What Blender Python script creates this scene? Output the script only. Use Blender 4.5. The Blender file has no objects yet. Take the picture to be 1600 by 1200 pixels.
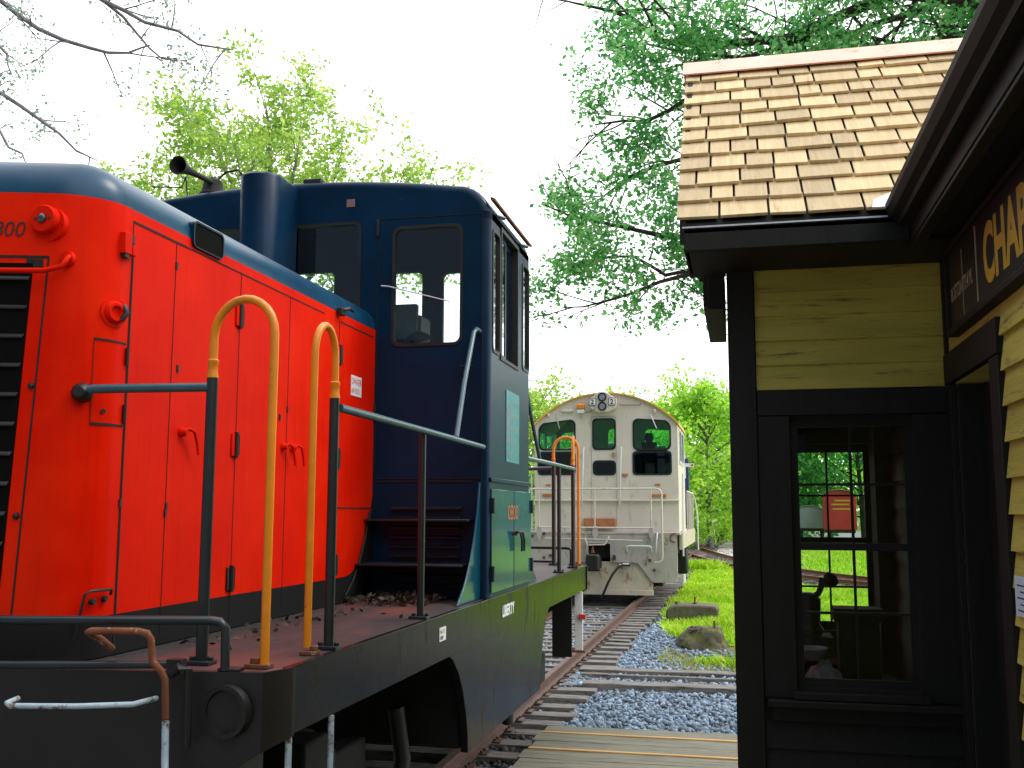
import bpy, bmesh, math, random
import numpy as np
from mathutils import Vector, Matrix
random.seed(7); RNG = np.random.default_rng(7)
sc = bpy.context.scene
C = bpy.context.scene.collection
R_ = math.radians
PI = math.pi

# ------------------------------------------------------------------ materials
def nodemat(name):
    m = bpy.data.materials.new(name); m.use_nodes = True
    nt = m.node_tree
    for n in list(nt.nodes): nt.nodes.remove(n)
    out = nt.nodes.new('ShaderNodeOutputMaterial')
    return m, nt, out
def N(nt, t, **k):
    n = nt.nodes.new('ShaderNode' + t)
    for a, b in k.items():
        if a.startswith('i_'):
            n.inputs[a[2:].replace('_', ' ')].default_value = b
        else: setattr(n, a, b)
    return n
def c4(c): return (c[0], c[1], c[2], 1)
def ramp(nt, fac, stops):
    r = N(nt, 'ValToRGB'); nt.links.new(fac, r.inputs[0])
    e = r.color_ramp.elements
    while len(e) > 1: e.remove(e[-1])
    e[0].position = stops[0][0]; e[0].color = c4(stops[0][1])
    for p, c in stops[1:]:
        q = e.new(p); q.color = c4(c)
    return r.outputs[0]
def noise(nt, vec, scale, detail=4, rough=.6, stretch=None):
    if stretch:
        mp = N(nt, 'Mapping'); mp.inputs['Scale'].default_value = stretch
        nt.links.new(vec, mp.inputs[0]); vec = mp.outputs[0]
    n = N(nt, 'TexNoise'); n.inputs['Scale'].default_value = scale
    n.inputs['Detail'].default_value = detail; n.inputs['Roughness'].default_value = rough
    nt.links.new(vec, n.inputs['Vector']); return n.outputs['Fac']
def mixc(nt, fac, a, b):
    m = N(nt, 'Mix', data_type='RGBA')
    for s, v in ((m.inputs[0], fac), (m.inputs[6], a), (m.inputs[7], b)):
        if isinstance(v, (int, float)): s.default_value = v
        elif isinstance(v, (tuple, list)): s.default_value = c4(v)
        else: nt.links.new(v, s)
    return m.outputs[2]
def mth(nt, op, a, b=None, c=None):
    m = N(nt, 'Math', operation=op)
    for i, v in enumerate((a, b, c)):
        if v is None: continue
        if isinstance(v, (int, float)): m.inputs[i].default_value = v
        else: nt.links.new(v, m.inputs[i])
    return m.outputs[0]
def bump(nt, h, s, d=.01):
    b = N(nt, 'Bump'); b.inputs['Strength'].default_value = s; b.inputs['Distance'].default_value = d
    nt.links.new(h, b.inputs['Height']); return b.outputs[0]

def paint(name, col, rough=.5, var=.15, scale=3., dirt=None, dirt_amt=.0, dscale=6., metal=0., bmp=.15, bscale=60., coat=0., stretch=None, island=0., spec=.5):
    """paint / wood / metal with tone variation, dirt patches and fine relief"""
    m, nt, out = nodemat(name); L = nt.links
    tc = N(nt, 'NewGeometry').outputs['Position']
    b = N(nt, 'BsdfPrincipled'); L.new(b.outputs[0], out.inputs[0])
    f = noise(nt, tc, scale, 5, .65, stretch)
    lo = tuple(c * (1 - var) for c in col); hi = tuple(min(1, c * (1 + var)) for c in col)
    c = ramp(nt, f, [(.3, lo), (.7, hi)])
    if island:
        ri = N(nt, 'NewGeometry').outputs['Random Per Island']
        hs = N(nt, 'HueSaturation'); L.new(c, hs.inputs['Color'])
        v = N(nt, 'MapRange'); L.new(ri, v.inputs[0]); v.inputs[3].default_value = 1 - island; v.inputs[4].default_value = 1 + island
        L.new(v.outputs[0], hs.inputs['Value']); c = hs.outputs[0]
    rr = rough
    if dirt:
        d = noise(nt, tc, dscale, 8, .75, stretch)
        t = 1 - dirt_amt
        dm = ramp(nt, d, [(max(0, .32 + t * .4 - .06), (0, 0, 0)), (min(1, .32 + t * .4 + .06), (1, 1, 1))])
        c = mixc(nt, dm, c, dirt)
        rr = mth(nt, 'MULTIPLY_ADD', dm, .9 - rough if rough < .9 else 0, rough)
    L.new(c, b.inputs['Base Color'])
    if isinstance(rr, float): 
        rn = noise(nt, tc, scale * 4, 4)
        rr = mth(nt, 'MULTIPLY_ADD', rn, .2, max(0.02, rough - .1))
    L.new(rr, b.inputs['Roughness'])
    b.inputs['Metallic'].default_value = metal
    b.inputs['Specular IOR Level'].default_value = spec
    b.inputs['Coat Weight'].default_value = coat; b.inputs['Coat Roughness'].default_value = .08
    if bmp:
        h = noise(nt, tc, bscale, 4, .6, stretch)
        L.new(bump(nt, h, bmp, .004), b.inputs['Normal'])
    return m

def leafmat(name, c1, c2, c3, trans=.5):
    m, nt, out = nodemat(name); L = nt.links
    g = N(nt, 'NewGeometry')
    n1 = noise(nt, g.outputs['Position'], .9, 3)
    mx = mth(nt, 'ADD', mth(nt, 'MULTIPLY', g.outputs['Random Per Island'], .5), mth(nt, 'MULTIPLY', n1, .6))
    c = ramp(nt, mx, [(.25, c1), (.55, c2), (.85, c3)])
    d = N(nt, 'BsdfDiffuse'); t = N(nt, 'BsdfTranslucent'); gl = N(nt, 'BsdfGlossy'); gl.inputs['Roughness'].default_value = .45
    gl.inputs['Color'].default_value = (.5, .5, .5, 1)
    L.new(c, d.inputs[0]); L.new(c, t.inputs[0])
    a = N(nt, 'MixShader'); a.inputs[0].default_value = trans; L.new(d.outputs[0], a.inputs[1]); L.new(t.outputs[0], a.inputs[2])
    a2 = N(nt, 'MixShader'); a2.inputs[0].default_value = .05; L.new(a.outputs[0], a2.inputs[1]); L.new(gl.outputs[0], a2.inputs[2])
    L.new(a2.outputs[0], out.inputs[0]); return m

def glassmat(name, tint, refl=.06, rough=.02, ior=1.5):
    m, nt, out = nodemat(name); L = nt.links
    t = N(nt, 'BsdfTransparent'); t.inputs[0].default_value = c4(tint)
    g = N(nt, 'BsdfGlossy'); g.inputs['Roughness'].default_value = rough
    lw = N(nt, 'Fresnel'); lw.inputs[0].default_value = ior
    f = mth(nt, 'ADD', lw.outputs[0], refl)
    s = N(nt, 'MixShader'); L.new(f, s.inputs[0]); L.new(t.outputs[0], s.inputs[1]); L.new(g.outputs[0], s.inputs[2])
    L.new(s.outputs[0], out.inputs[0]); return m

M = {}
RED = (.86, .022, .0045); BLUE = (.0006, .019, .050); BLACK = (.009, .009, .010)
M['red'] = paint('red_orange_paint', (.66, .0105, .0005), .5, .10, 2.2, (.25, .02, .006), .12, 9, bmp=.1, bscale=25, spec=.06)
M['blue'] = paint('dark_blue_paint', BLUE, .34, .25, 3, (.06, .05, .04), .05, 12, bmp=.12, bscale=30, coat=.0, spec=.15)
M['black'] = paint('black_paint', (.007, .007, .0075), .5, .3, 4, (.035, .022, .015), .14, 8, bmp=.25, bscale=40)
M['black_matt'] = paint('sooty_black', (.006, .006, .006), .8, .4, 4, (.02, .015, .01), .25, 8, bmp=.3)
M['hollow_dark'] = paint('painted_hollow_dark', (.003, .003, .003), .9, .1, 3, bmp=0, spec=.1)  # flat black that paints the shade inside openings
M['sill'] = paint('weathered_dark_sill_paint', (.011, .0115, .012), .20, .3, 3, (.04, .03, .022), .22, 7, bmp=.35, bscale=12, stretch=(1, 1, .25), spec=.09)
M['door_green'] = paint('glossy_teal_door_paint', (.002, .066, .11), .14, .25, 3, (.05, .035, .02), .16, 9, bmp=.25, bscale=10, stretch=(1, 1, .3), coat=.3, spec=.35)
M['rail_dark'] = paint('dark_pipe_paint', (.012, .02, .024), .35, .2, 10, (.05, .03, .02), .05, 20)
M['rail_blue'] = paint('blue_grey_pipe_paint', (.03, .09, .12), .3, .2, 10, (.09, .06, .04), .08, 25)
M['yellow_pipe'] = paint('amber_pipe_paint', (.72, .235, .006), .4, .12, 8, (.32, .11, .02), .16, 30, bmp=.2)
M['white_rust'] = paint('chipped_white_paint', (.42, .55, .62), .5, .2, 10, (.16, .045, .012), .38, 24, bmp=.4)
M['rust'] = paint('rusty_iron', (.16, .05, .02), .85, .4, 12, (.5, .42, .32), .22, 30, bmp=.5)
M['brown_iron'] = paint('brown_rail_iron', (.085, .045, .032), .6, .3, 6, (.2, .07, .03), .3, 14, bmp=.4)
M['rail_red'] = paint('rust_red_rail', (.22, .075, .04), .7, .3, 6, (.1, .05, .04), .3, 10, bmp=.4)
M['tan'] = paint('cream_loco_paint', (.64, .575, .50), .55, .09, 1.5, (.34, .26, .19), .24, 5, bmp=.1, stretch=(1, 1, .35))
M['tan_low'] = paint('grey_cream_pilot_paint', (.42, .385, .35), .6, .12, 2, (.16, .10, .06), .28, 5, bmp=.2, stretch=(1, 1, .5))
M['tan_rust'] = paint('rust_streaked_pilot_paint', (.50, .44, .34), .6, .15, 3, (.22, .055, .015), .30, 4.5, bmp=.3, stretch=(1, 1, .6))
M['roof_yellow'] = paint('ochre_roof_paint', (.72, .42, .06), .6, .15, 4, (.4, .12, .04), .2, 8)
M['orange_part'] = paint('faded_orange_brown_paint', (.42, .16, .06), .6, .2, 6, (.3, .09, .03), .25, 14)
M['tie'] = paint('weathered_tie_wood', (.165, .15, .14), .85, .45, 14, (.03, .025, .02), .4, 9, bmp=.8, bscale=60, stretch=(.35, 4, 2), island=.35)
M['plank'] = paint('grey_plank_wood', (.175, .17, .125), .8, .38, 12, (.06, .05, .035), .32, 7, bmp=.7, bscale=80, stretch=(.15, 3, 3), island=.18)
M['plank_edge'] = paint('fresh_tan_plank_edge', (.55, .33, .12), .8, .2, 12, (.2, .12, .05), .3, 9, bmp=.5, stretch=(.15, 3, 3))
M['trim'] = paint('near_black_green_trim', (.009, .009, .008), .65, .3, 5, (.028, .024, .018), .14, 12, bmp=.4, bscale=80, stretch=(4, 4, .4), spec=.3)
M['siding'] = paint('yellow_clapboard_paint', (.47, .41, .085), .6, .16, 5, (.16, .13, .06), .26, 14, bmp=.5, bscale=50, stretch=(.3, .3, 3), island=.12, spec=.2)
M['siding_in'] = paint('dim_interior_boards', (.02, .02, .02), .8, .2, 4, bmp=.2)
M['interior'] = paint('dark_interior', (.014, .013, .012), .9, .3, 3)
M['shingle'] = paint('fresh_cedar_shingle', (.62, .475, .265), .75, .15, 7, (.50, .31, .15), .18, 5, bmp=.6, bscale=55, stretch=(6, .5, .5), island=.22)
M['copper'] = paint('new_copper_sheet', (.78, .42, .33), .38, .12, 5, (.62, .24, .14), .2, 6, metal=.6, bmp=.1)
M['galv'] = paint('bright_drip_flashing', (.7, .72, .75), .4, .2, 9, metal=.6)
M['signboard'] = paint('black_signboard', (.012, .014, .016), .45, .3, 5, (.035, .035, .035), .1, 14)
M['gold'] = paint('gold_letter_paint', (.50, .30, .02), .55, .15, 14, (.25, .14, .02), .12, 40)
M['cream_line'] = paint('cream_line_paint', (.35, .32, .2), .6, .2, 20)
M['white'] = paint('white_label', (.72, .74, .76), .5, .05, 10)
M['paleblue'] = paint('pale_blue_paper', (.50, .62, .72), .7, .1, 10)
M['redtext'] = paint('red_lettering', (.55, .03, .03), .6, .1, 10)
M['blacktext'] = paint('black_lettering', (.01, .01, .01), .6, .1, 10)
M['tealplate'] = paint('teal_placard', (.015, .21, .25), .4, .15, 15)
M['placardtext'] = paint('pale_gold_lettering', (.22, .30, .20), .6, .2, 30)
M['orangetext'] = paint('orange_number_outline', (.42, .14, .04), .6, .2, 30)
M['lens'] = paint('dark_lens', (.02, .022, .025), .08, .1, 10, coat=1)
M['chrome'] = paint('lamp_reflector', (.55, .57, .6), .18, .1, 30, metal=.9)
M['concrete'] = paint('mossy_dark_concrete', (.10, .085, .065), .9, .4, 6, (.12, .13, .03), .35, 7, bmp=.9, bscale=25)
M['rock'] = paint('mossy_boulder', (.075, .065, .045), .9, .5, 8, (.14, .15, .02), .42, 6, bmp=1., bscale=22)
M['stone'] = paint('blue_grey_ballast', (.20, .27, .355), .8, .25, 10, (.14, .12, .10), .30, 13, bmp=.5, bscale=80, island=.5)
M['stone_dark'] = paint('dark_ballast', (.045, .047, .05), .75, .4, 10, (.1, .1, .09), .15, 9, bmp=.5, bscale=80, island=.6)
M['litter'] = paint('dead_leaf_litter', (.04, .026, .017), .8, .5, 30, (.2, .13, .07), .2, 60, bmp=.2, island=.7)
M['bark'] = paint('grey_brown_bark', (.05, .042, .038), .9, .4, 10, bmp=.8, bscale=30)
M['bark_pale'] = paint('pale_grey_bark', (.20, .19, .21), .9, .3, 10, bmp=.8, bscale=30)
M['leaf_oak'] = leafmat('oak_leaf', (.04, .24, .08), (.14, .52, .13), (.46, .80, .32), .58)
M['leaf_light'] = leafmat('spring_leaf', (.20, .40, .07), (.40, .62, .10), (.74, .84, .20), .58)
M['leaf_far'] = leafmat('far_tree_leaf', (.22, .50, .05), (.42, .76, .06), (.66, .86, .12), .6)
M['leaf_dark'] = leafmat('deep_green_leaf', (.06, .34, .07), (.14, .54, .11), (.28, .68, .14), .55)
M['leaf_grey'] = leafmat('grey_green_leaf', (.18, .28, .22), (.26, .42, .30), (.45, .60, .40), .5)
M['grassblade'] = leafmat('grass_blade', (.16, .42, .008), (.40, .66, .012), (.78, .82, .16), .5)
M['glass'] = glassmat('clear_window_glass', (.90, .94, .93), .01)
M['glass_green'] = glassmat('green_cab_glass', (.40, .80, .66), .0)
M['glass_dark'] = glassmat('smoked_glass', (.10, .12, .14), .02)
M['glass_old'] = glassmat('old_depot_glass', (.93, .97, .96), -.018, .02, 1.38)
M['glass_side'] = glassmat('side_cab_glass', (.45, .55, .5), .38, .05)
M['carred'] = paint('railcar_red', (.42, .02, .025), .5, .2, 1, bmp=0)
M['carblue'] = paint('railcar_blue', (.03, .22, .62), .5, .1, 1, bmp=0)
M['cargrey'] = paint('railcar_grey', (.3, .34, .38), .6, .2, 1, bmp=0)
M['bag'] = paint('crumpled_white_plastic', (.55, .55, .55), .35, .1, 10, bmp=.4, bscale=30)
M['cardboard'] = paint('dull_red_box_card', (.25, .05, .03), .8, .2, 10)
M['porcelain'] = paint('white_enamel', (.55, .66, .68), .25, .05, 10)
M['beacon'] = paint('amber_beacon_plastic', (.80, .24, .02), .3, .1, 10)

# deck steel plate: dark with worn reddish areas and a raised lug pattern
def deckmat():
    m, nt, out = nodemat('worn_checker_deck'); L = nt.links
    p = N(nt, 'NewGeometry').outputs['Position']
    b = N(nt, 'BsdfPrincipled'); L.new(b.outputs[0], out.inputs[0])
    n1 = noise(nt, p, 1.7, 6, .7, (1.3, .6, 1))
    n2 = noise(nt, p, 22, 4, .7)
    c = ramp(nt, n1, [(.40, (.022, .021, .022)), (.52, (.035, .03, .03)), (.60, (.10, .028, .024)), (.72, (.13, .04, .03))])
    c = mixc(nt, ramp(nt, n2, [(.55, (0, 0, 0)), (.7, (1, 1, 1))]), c, (.055, .052, .052))
    v = N(nt, 'TexVoronoi'); v.inputs['Scale'].default_value = 28; v.inputs['Randomness'].default_value = .15; L.new(p, v.inputs['Vector'])
    dots = ramp(nt, v.outputs['Distance'], [(.10, (1, 1, 1)), (.22, (0, 0, 0))])
    c = mixc(nt, mth(nt, 'MULTIPLY', dots, .75), c, (.006, .006, .006))
    L.new(c, b.inputs['Base Color']); b.inputs['Roughness'].default_value = .6
    L.new(bump(nt, dots, .5, .004), b.inputs['Normal'])
    return m
M['deck'] = deckmat()

# hood paint scheme: blue cap above 3.225 m, black skirt below 1.60 m curving up at the cab end
def hoodmat():
    m, nt, out = nodemat('hood_three_colour_paint'); L = nt.links
    p = N(nt, 'NewGeometry').outputs['Position']
    s = N(nt, 'SeparateXYZ'); L.new(p, s.inputs[0])
    b = N(nt, 'BsdfPrincipled'); L.new(b.outputs[0], out.inputs[0])
    n = noise(nt, p, 2.2, 5, .6)
    cr = ramp(nt, n, [(.3, (.62, .0075, .0004)), (.7, (.74, .0135, .0006))])
    gr = noise(nt, p, 7, 9, .8, (1, 1, .35))
    cr = mixc(nt, ramp(nt, gr, [(.66, (0, 0, 0)), (.80, (.45, .45, .45))]), cr, (.22, .02, .01))
    stk = noise(nt, p, 5, 6, .65, (3, 5, .22))     # faint vertical grime streaks
    cr = mixc(nt, ramp(nt, stk, [(.50, (0, 0, 0)), (.74, (.30, .30, .30))]), cr, (.36, .006, .001))
    fade = noise(nt, p, 1.1, 4, .6)
    cr = mixc(nt, ramp(nt, fade, [(.50, (0, 0, 0)), (.70, (.35, .35, .35))]), cr, (.80, .035, .006))
    spk = noise(nt, p, 60, 3, .7)
    cr = mixc(nt, ramp(nt, spk, [(.70, (0, 0, 0)), (.74, (.6, .6, .6))]), cr, (.10, .01, .006))
    n3 = noise(nt, p, 3, 5, .7)
    cb = ramp(nt, n3, [(.3, (.001, .030, .075)), (.7, (.002, .060, .125))])
    sc_ = noise(nt, p, 30, 6, .8)
    cb = mixc(nt, ramp(nt, sc_, [(.68, (0, 0, 0)), (.74, (.5, .5, .5))]), cb, (.12, .14, .15))
    up = mth(nt, 'GREATER_THAN', s.outputs[2], 3.225)
    # distance from the cab face (mirrored about the loco centre at y = 7.14)
    dy = mth(nt, 'ABSOLUTE', mth(nt, 'SUBTRACT', s.outputs[1], 7.14))
    e = mth(nt, 'MAXIMUM', mth(nt, 'SUBTRACT', 1.22, dy), 0.)       # 0 .. .55 near the cab
    lim = mth(nt, 'ADD', 1.60, mth(nt, 'MULTIPLY', mth(nt, 'POWER', mth(nt, 'DIVIDE', e, .52), 3.2), .42))
    dn = mth(nt, 'LESS_THAN', s.outputs[2], lim)
    c = mixc(nt, up, cr, cb); c = mixc(nt, dn, c, (.016, .016, .017))
    L.new(c, b.inputs['Base Color'])
    L.new(mth(nt, 'MULTIPLY_ADD', up, -.10, .44), b.inputs['Roughness'])
    b.inputs['Coat Weight'].default_value = 0
    L.new(mth(nt, 'MULTIPLY_ADD', up, .30, .04), b.inputs['Specular IOR Level'])
    hb = noise(nt, p, 4, 3, .5); L.new(bump(nt, hb, .12, .02), b.inputs['Normal'])
    return m
M['hood'] = hoodmat()

def groundmat():
    m, nt, out = nodemat('trackside_ground'); L = nt.links
    p = N(nt, 'NewGeometry').outputs['Position']
    b = N(nt, 'BsdfPrincipled'); L.new(b.outputs[0], out.inputs[0])
    v = N(nt, 'TexVoronoi'); v.inputs['Scale'].default_value = 22; L.new(p, v.inputs['Vector'])
    sx = N(nt, 'SeparateColor'); L.new(v.outputs['Color'], sx.inputs[0])
    c = ramp(nt, sx.outputs[0], [(.0, (.09, .085, .08)), (.5, (.19, .19, .18)), (1., (.33, .33, .32))])
    n = noise(nt, p, .5, 6, .7)
    c = mixc(nt, ramp(nt, n, [(.45, (0, 0, 0)), (.6, (.8, .8, .8))]), c, (.17, .13, .09))
    L.new(c, b.inputs['Base Color']); b.inputs['Roughness'].default_value = .95
    L.new(bump(nt, v.outputs['Distance'], .6, .02), b.inputs['Normal'])
    return m
M['ground'] = groundmat()
M['turf'] = paint('turf', (.30, .48, .012), .95, .35, 3, (.28, .30, .07), .22, 5, bmp=.5, bscale=40)
M['farturf'] = paint('far_turf', (.17, .34, .02), .95, .3, .3, (.25, .28, .08), .2, .4, bmp=0)

# ------------------------------------------------------------------ mesh builder
LOC = {}
class MB:
    def __init__(s): s.v = []; s.f = []; s.cuts = []
    def build_each(s, name, mat, parent, k=1, **kw):
        """one object for every k shapes added"""
        out = []; cuts = s.cuts + [(len(s.v), len(s.f))]
        for i in range(0, len(s.cuts), k):
            a, b = cuts[i], cuts[min(i + k, len(s.cuts))]
            m = MB(); m.v = s.v[a[0]:b[0]]; m.f = [tuple(q - a[0] for q in f) for f in s.f[a[1]:b[1]]]
            out.append(m.build(name, mat, parent, **kw))
        return out
    def add(s, vs, fs):
        s.cuts.append((len(s.v), len(s.f))); o = len(s.v); s.v += [tuple(v) for v in vs]; s.f += [tuple(i + o for i in f) for f in fs]; return s
    def box(s, x0, x1, y0, y1, z0, z1):
        x0, x1 = sorted((x0, x1)); y0, y1 = sorted((y0, y1)); z0, z1 = sorted((z0, z1))
        vs = [(x, y, z) for z in (z0, z1) for y in (y0, y1) for x in (x0, x1)]
        return s.add(vs, [(0, 2, 3, 1), (4, 5, 7, 6), (0, 1, 5, 4), (2, 6, 7, 3), (0, 4, 6, 2), (1, 3, 7, 5)])
    def hexa(s, p):   # 8 points, bottom 4 ccw then top 4 ccw
        return s.add(p, [(3, 2, 1, 0), (4, 5, 6, 7), (0, 1, 5, 4), (1, 2, 6, 5), (2, 3, 7, 6), (3, 0, 4, 7)])
    def prism(s, poly, fn, a, b):
        n = len(poly); vs = [fn(u, v, a) for u, v in poly] + [fn(u, v, b) for u, v in poly]
        fs = [tuple(range(n - 1, -1, -1)), tuple(range(n, 2 * n))] + [(i, (i + 1) % n, n + (i + 1) % n, n + i) for i in range(n)]
        return s.add(vs, fs)
    def tube(s, pts, r, n=10, r2=None, cap=True):
        pts = [Vector(p) for p in pts]; k = len(pts); rs = [r + ((r2 if r2 is not None else r) - r) * i / max(1, k - 1) for i in range(k)]
        up = None; vs = []
        for i, p in enumerate(pts):
            t = (pts[min(i + 1, k - 1)] - pts[max(i - 1, 0)]).normalized()
            if up is None:
                up = Vector((0, 0, 1)) if abs(t.z) < .9 else Vector((0, 1, 0))
            a = t.cross(up)
            if a.length < 1e-4: a = t.cross(Vector((1, 0, 0)))
            a.normalize(); b = a.cross(t).normalized(); up = b
            for j in range(n):
                q = p + (a * math.cos(2 * PI * j / n) + b * math.sin(2 * PI * j / n)) * rs[i]; vs.append(tuple(q))
        fs = [(i * n + j, i * n + (j + 1) % n, (i + 1) * n + (j + 1) % n, (i + 1) * n + j) for i in range(k - 1) for j in range(n)]
        if cap: fs += [tuple(range(n - 1, -1, -1)), tuple((k - 1) * n + j for j in range(n))]
        return s.add(vs, fs)
    def lathe(s, c, ax, prof, n=24):   # prof: list of (dist along axis, radius)
        c = Vector(c); ax = Vector(ax).normalized()
        a = ax.cross(Vector((0, 0, 1)));
        if a.length < .1: a = ax.cross(Vector((1, 0, 0)))
        a.normalize(); b = ax.cross(a); vs = []
        for d, r in prof:
            for j in range(n):
                vs.append(tuple(c + ax * d + (a * math.cos(2 * PI * j / n) + b * math.sin(2 * PI * j / n)) * r))
        k = len(prof)
        fs = [(i * n + j, i * n + (j + 1) % n, (i + 1) * n + (j + 1) % n, (i + 1) * n + j) for i in range(k - 1) for j in range(n)]
        fs += [tuple(range(n - 1, -1, -1)), tuple((k - 1) * n + j for j in range(n))]
        return s.add(vs, fs)
    def build(s, name, mat, parent=None, smooth=True, bev=0., ang=35, recalc=True):
        me = bpy.data.meshes.new(name)
        o3 = LOC.get(parent.name, (0, 0, 0)) if parent else (0, 0, 0)
        me.from_pydata([(v[0] - o3[0], v[1] - o3[1], v[2] - o3[2]) for v in s.v], [], s.f)
        if recalc:
            bm = bmesh.new(); bm.from_mesh(me); bmesh.ops.recalc_face_normals(bm, faces=bm.faces); bm.to_mesh(me); bm.free()
        me.materials.append(M[mat] if isinstance(mat, str) else mat)
        if smooth: me.shade_smooth(); me.set_sharp_from_angle(angle=R_(ang))
        o = bpy.data.objects.new(name, me); C.objects.link(o)
        if parent: o.parent = parent; LOC[o.name] = o3
        if bev:
            b = o.modifiers.new('bevel', 'BEVEL'); b.width = bev; b.segments = 2; b.limit_method = 'ANGLE'; b.angle_limit = R_(40)
        return o
def arc(cx, cy, r, a0, a1, n=6):
    return [(cx + r * math.cos(R_(a0 + (a1 - a0) * i / n)), cy + r * math.sin(R_(a0 + (a1 - a0) * i / n))) for i in range(n + 1)]
def rr(x0, x1, y0, y1, r, n=5):
    return arc(x1 - r, y1 - r, r, 0, 90, n) + arc(x0 + r, y1 - r, r, 90, 180, n) + arc(x0 + r, y0 + r, r, 180, 270, n) + arc(x1 - r, y0 + r, r, 270, 360, n)
XZ = lambda u, v, w: (u, w, v)      # plate lying in x-z, thickness along y
YZ = lambda u, v, w: (w, u, v)
XY = lambda u, v, w: (u, v, w)
def plate(mb, outer, holes, fn, a, b):
    """flat sheet with openings, thickness from a to b"""
    cu = bpy.data.curves.new('tmp', 'CURVE'); cu.dimensions = '2D'; cu.fill_mode = 'BOTH'; cu.extrude = .5
    for pl in [outer] + holes:
        sp = cu.splines.new('POLY'); sp.points.add(len(pl) - 1)
        for i, (u, v) in enumerate(pl): sp.points[i].co = (u, v, 0, 1)
        sp.use_cyclic_u = True
    ob = bpy.data.objects.new('tmp', cu); me = ob.to_mesh()
    vs = [fn(v.co.x, v.co.y, a + (b - a) * (v.co.z + .5)) for v in me.vertices]
    fs = [tuple(p.vertices) for p in me.polygons]
    mb.add(vs, fs); ob.to_mesh_clear(); bpy.data.objects.remove(ob); bpy.data.curves.remove(cu)
    return mb
def text(mb, s, size, fn, depth=.002, sx=1., shear=0., space=1., align='LEFT', off=0.):
    cu = bpy.data.curves.new('tmp', 'FONT'); cu.body = s; cu.size = size; cu.extrude = depth; cu.shear = shear
    cu.space_character = space; cu.align_x = align; cu.offset = off; cu.resolution_u = 4
    ob = bpy.data.objects.new('tmp', cu); me = ob.to_mesh()
    mb.add([fn(v.co.x * sx, v.co.y, v.co.z) for v in me.vertices], [tuple(p.vertices) for p in me.polygons])
    ob.to_mesh_clear(); bpy.data.objects.remove(ob); bpy.data.curves.remove(cu); return mb

def tag(o, label=None, cat=None, group=None, kind=None):
    if label: o['label'] = label
    if cat: o['category'] = cat
    if group: o['group'] = group
    if kind: o['kind'] = kind
    return o
def thing(name, loc, label, cat, group=None):
    o = bpy.data.objects.new(name, None); o.location = loc; o.empty_display_size = .2; C.objects.link(o)
    LOC[o.name] = tuple(loc); return tag(o, label, cat, group)
def copy_tree(o, parent=None):
    c = o.copy(); C.objects.link(c); c.parent = parent; LOC[c.name] = LOC.get(o.name, (0, 0, 0))
    for ch in list(o.children): copy_tree(ch, c)
    return c
def npmesh(name, V, F, mat, parent=None):
    """V (n,3) F (m,k) arrays"""
    me = bpy.data.meshes.new(name); k = F.shape[1]
    o3 = np.array(LOC.get(parent.name, (0, 0, 0)) if parent else (0, 0, 0), float)
    me.vertices.add(len(V)); me.vertices.foreach_set('co', (V - o3).astype(np.float32).ravel())
    me.loops.add(F.size); me.loops.foreach_set('vertex_index', F.astype(np.int32).ravel())
    me.polygons.add(len(F)); me.polygons.foreach_set('loop_start', np.arange(0, F.size, k, dtype=np.int32))
    try: me.polygons.foreach_set('loop_total', np.full(len(F), k, dtype=np.int32))
    except Exception: pass
    me.update(calc_edges=True); me.validate(); me.materials.append(M[mat] if isinstance(mat, str) else mat)
    o = bpy.data.objects.new(name, me); C.objects.link(o)
    if parent: o.parent = parent; LOC[o.name] = tuple(o3)
    return o

# ------------------------------------------------------------------ camera and light
cam = bpy.data.cameras.new('camera'); co = bpy.data.objects.new('camera', cam); C.objects.link(co)
Pp, Yw, Rl = R_(7.17), R_(12.6), .0028
f0 = Vector((-math.sin(Yw), math.cos(Yw), 0)); r0 = Vector((math.cos(Yw), math.sin(Yw), 0)); u0 = Vector((0, 0, 1))
fw = f0 * math.cos(Pp) + u0 * math.sin(Pp); uu = -f0 * math.sin(Pp) + u0 * math.cos(Pp)
rt = r0 * math.cos(Rl) + uu * math.sin(Rl); up = uu * math.cos(Rl) - r0 * math.sin(Rl)
mw = Matrix(((rt.x, up.x, -fw.x, 0), (rt.y, up.y, -fw.y, 0), (rt.z, up.z, -fw.z, 2.0), (0, 0, 0, 1)))
co.matrix_world = mw
cam.sensor_width = 36; cam.lens = 36 * 1590 / 1600; cam.clip_end = 2000; cam.clip_start = .05
sc.camera = co

w = bpy.data.worlds.new('World'); sc.world = w; w.use_nodes = True
nt = w.node_tree
for n in list(nt.nodes): nt.nodes.remove(n)
wo = N(nt, 'OutputWorld'); bg = N(nt, 'Background'); nt.links.new(bg.outputs[0], wo.inputs[0])
SE, SR = R_(52), R_(60)     # sun: to the right of the track and a little ahead
sky = N(nt, 'TexSky'); sky.sky_type = 'NISHITA'; sky.sun_disc = False; sky.sun_elevation = SE; sky.sun_rotation = SR
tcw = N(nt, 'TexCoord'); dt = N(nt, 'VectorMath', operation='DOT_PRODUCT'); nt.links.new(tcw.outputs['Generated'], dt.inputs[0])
dt.inputs[1].default_value = Vector((.62, .55, .56)).normalized()
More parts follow.
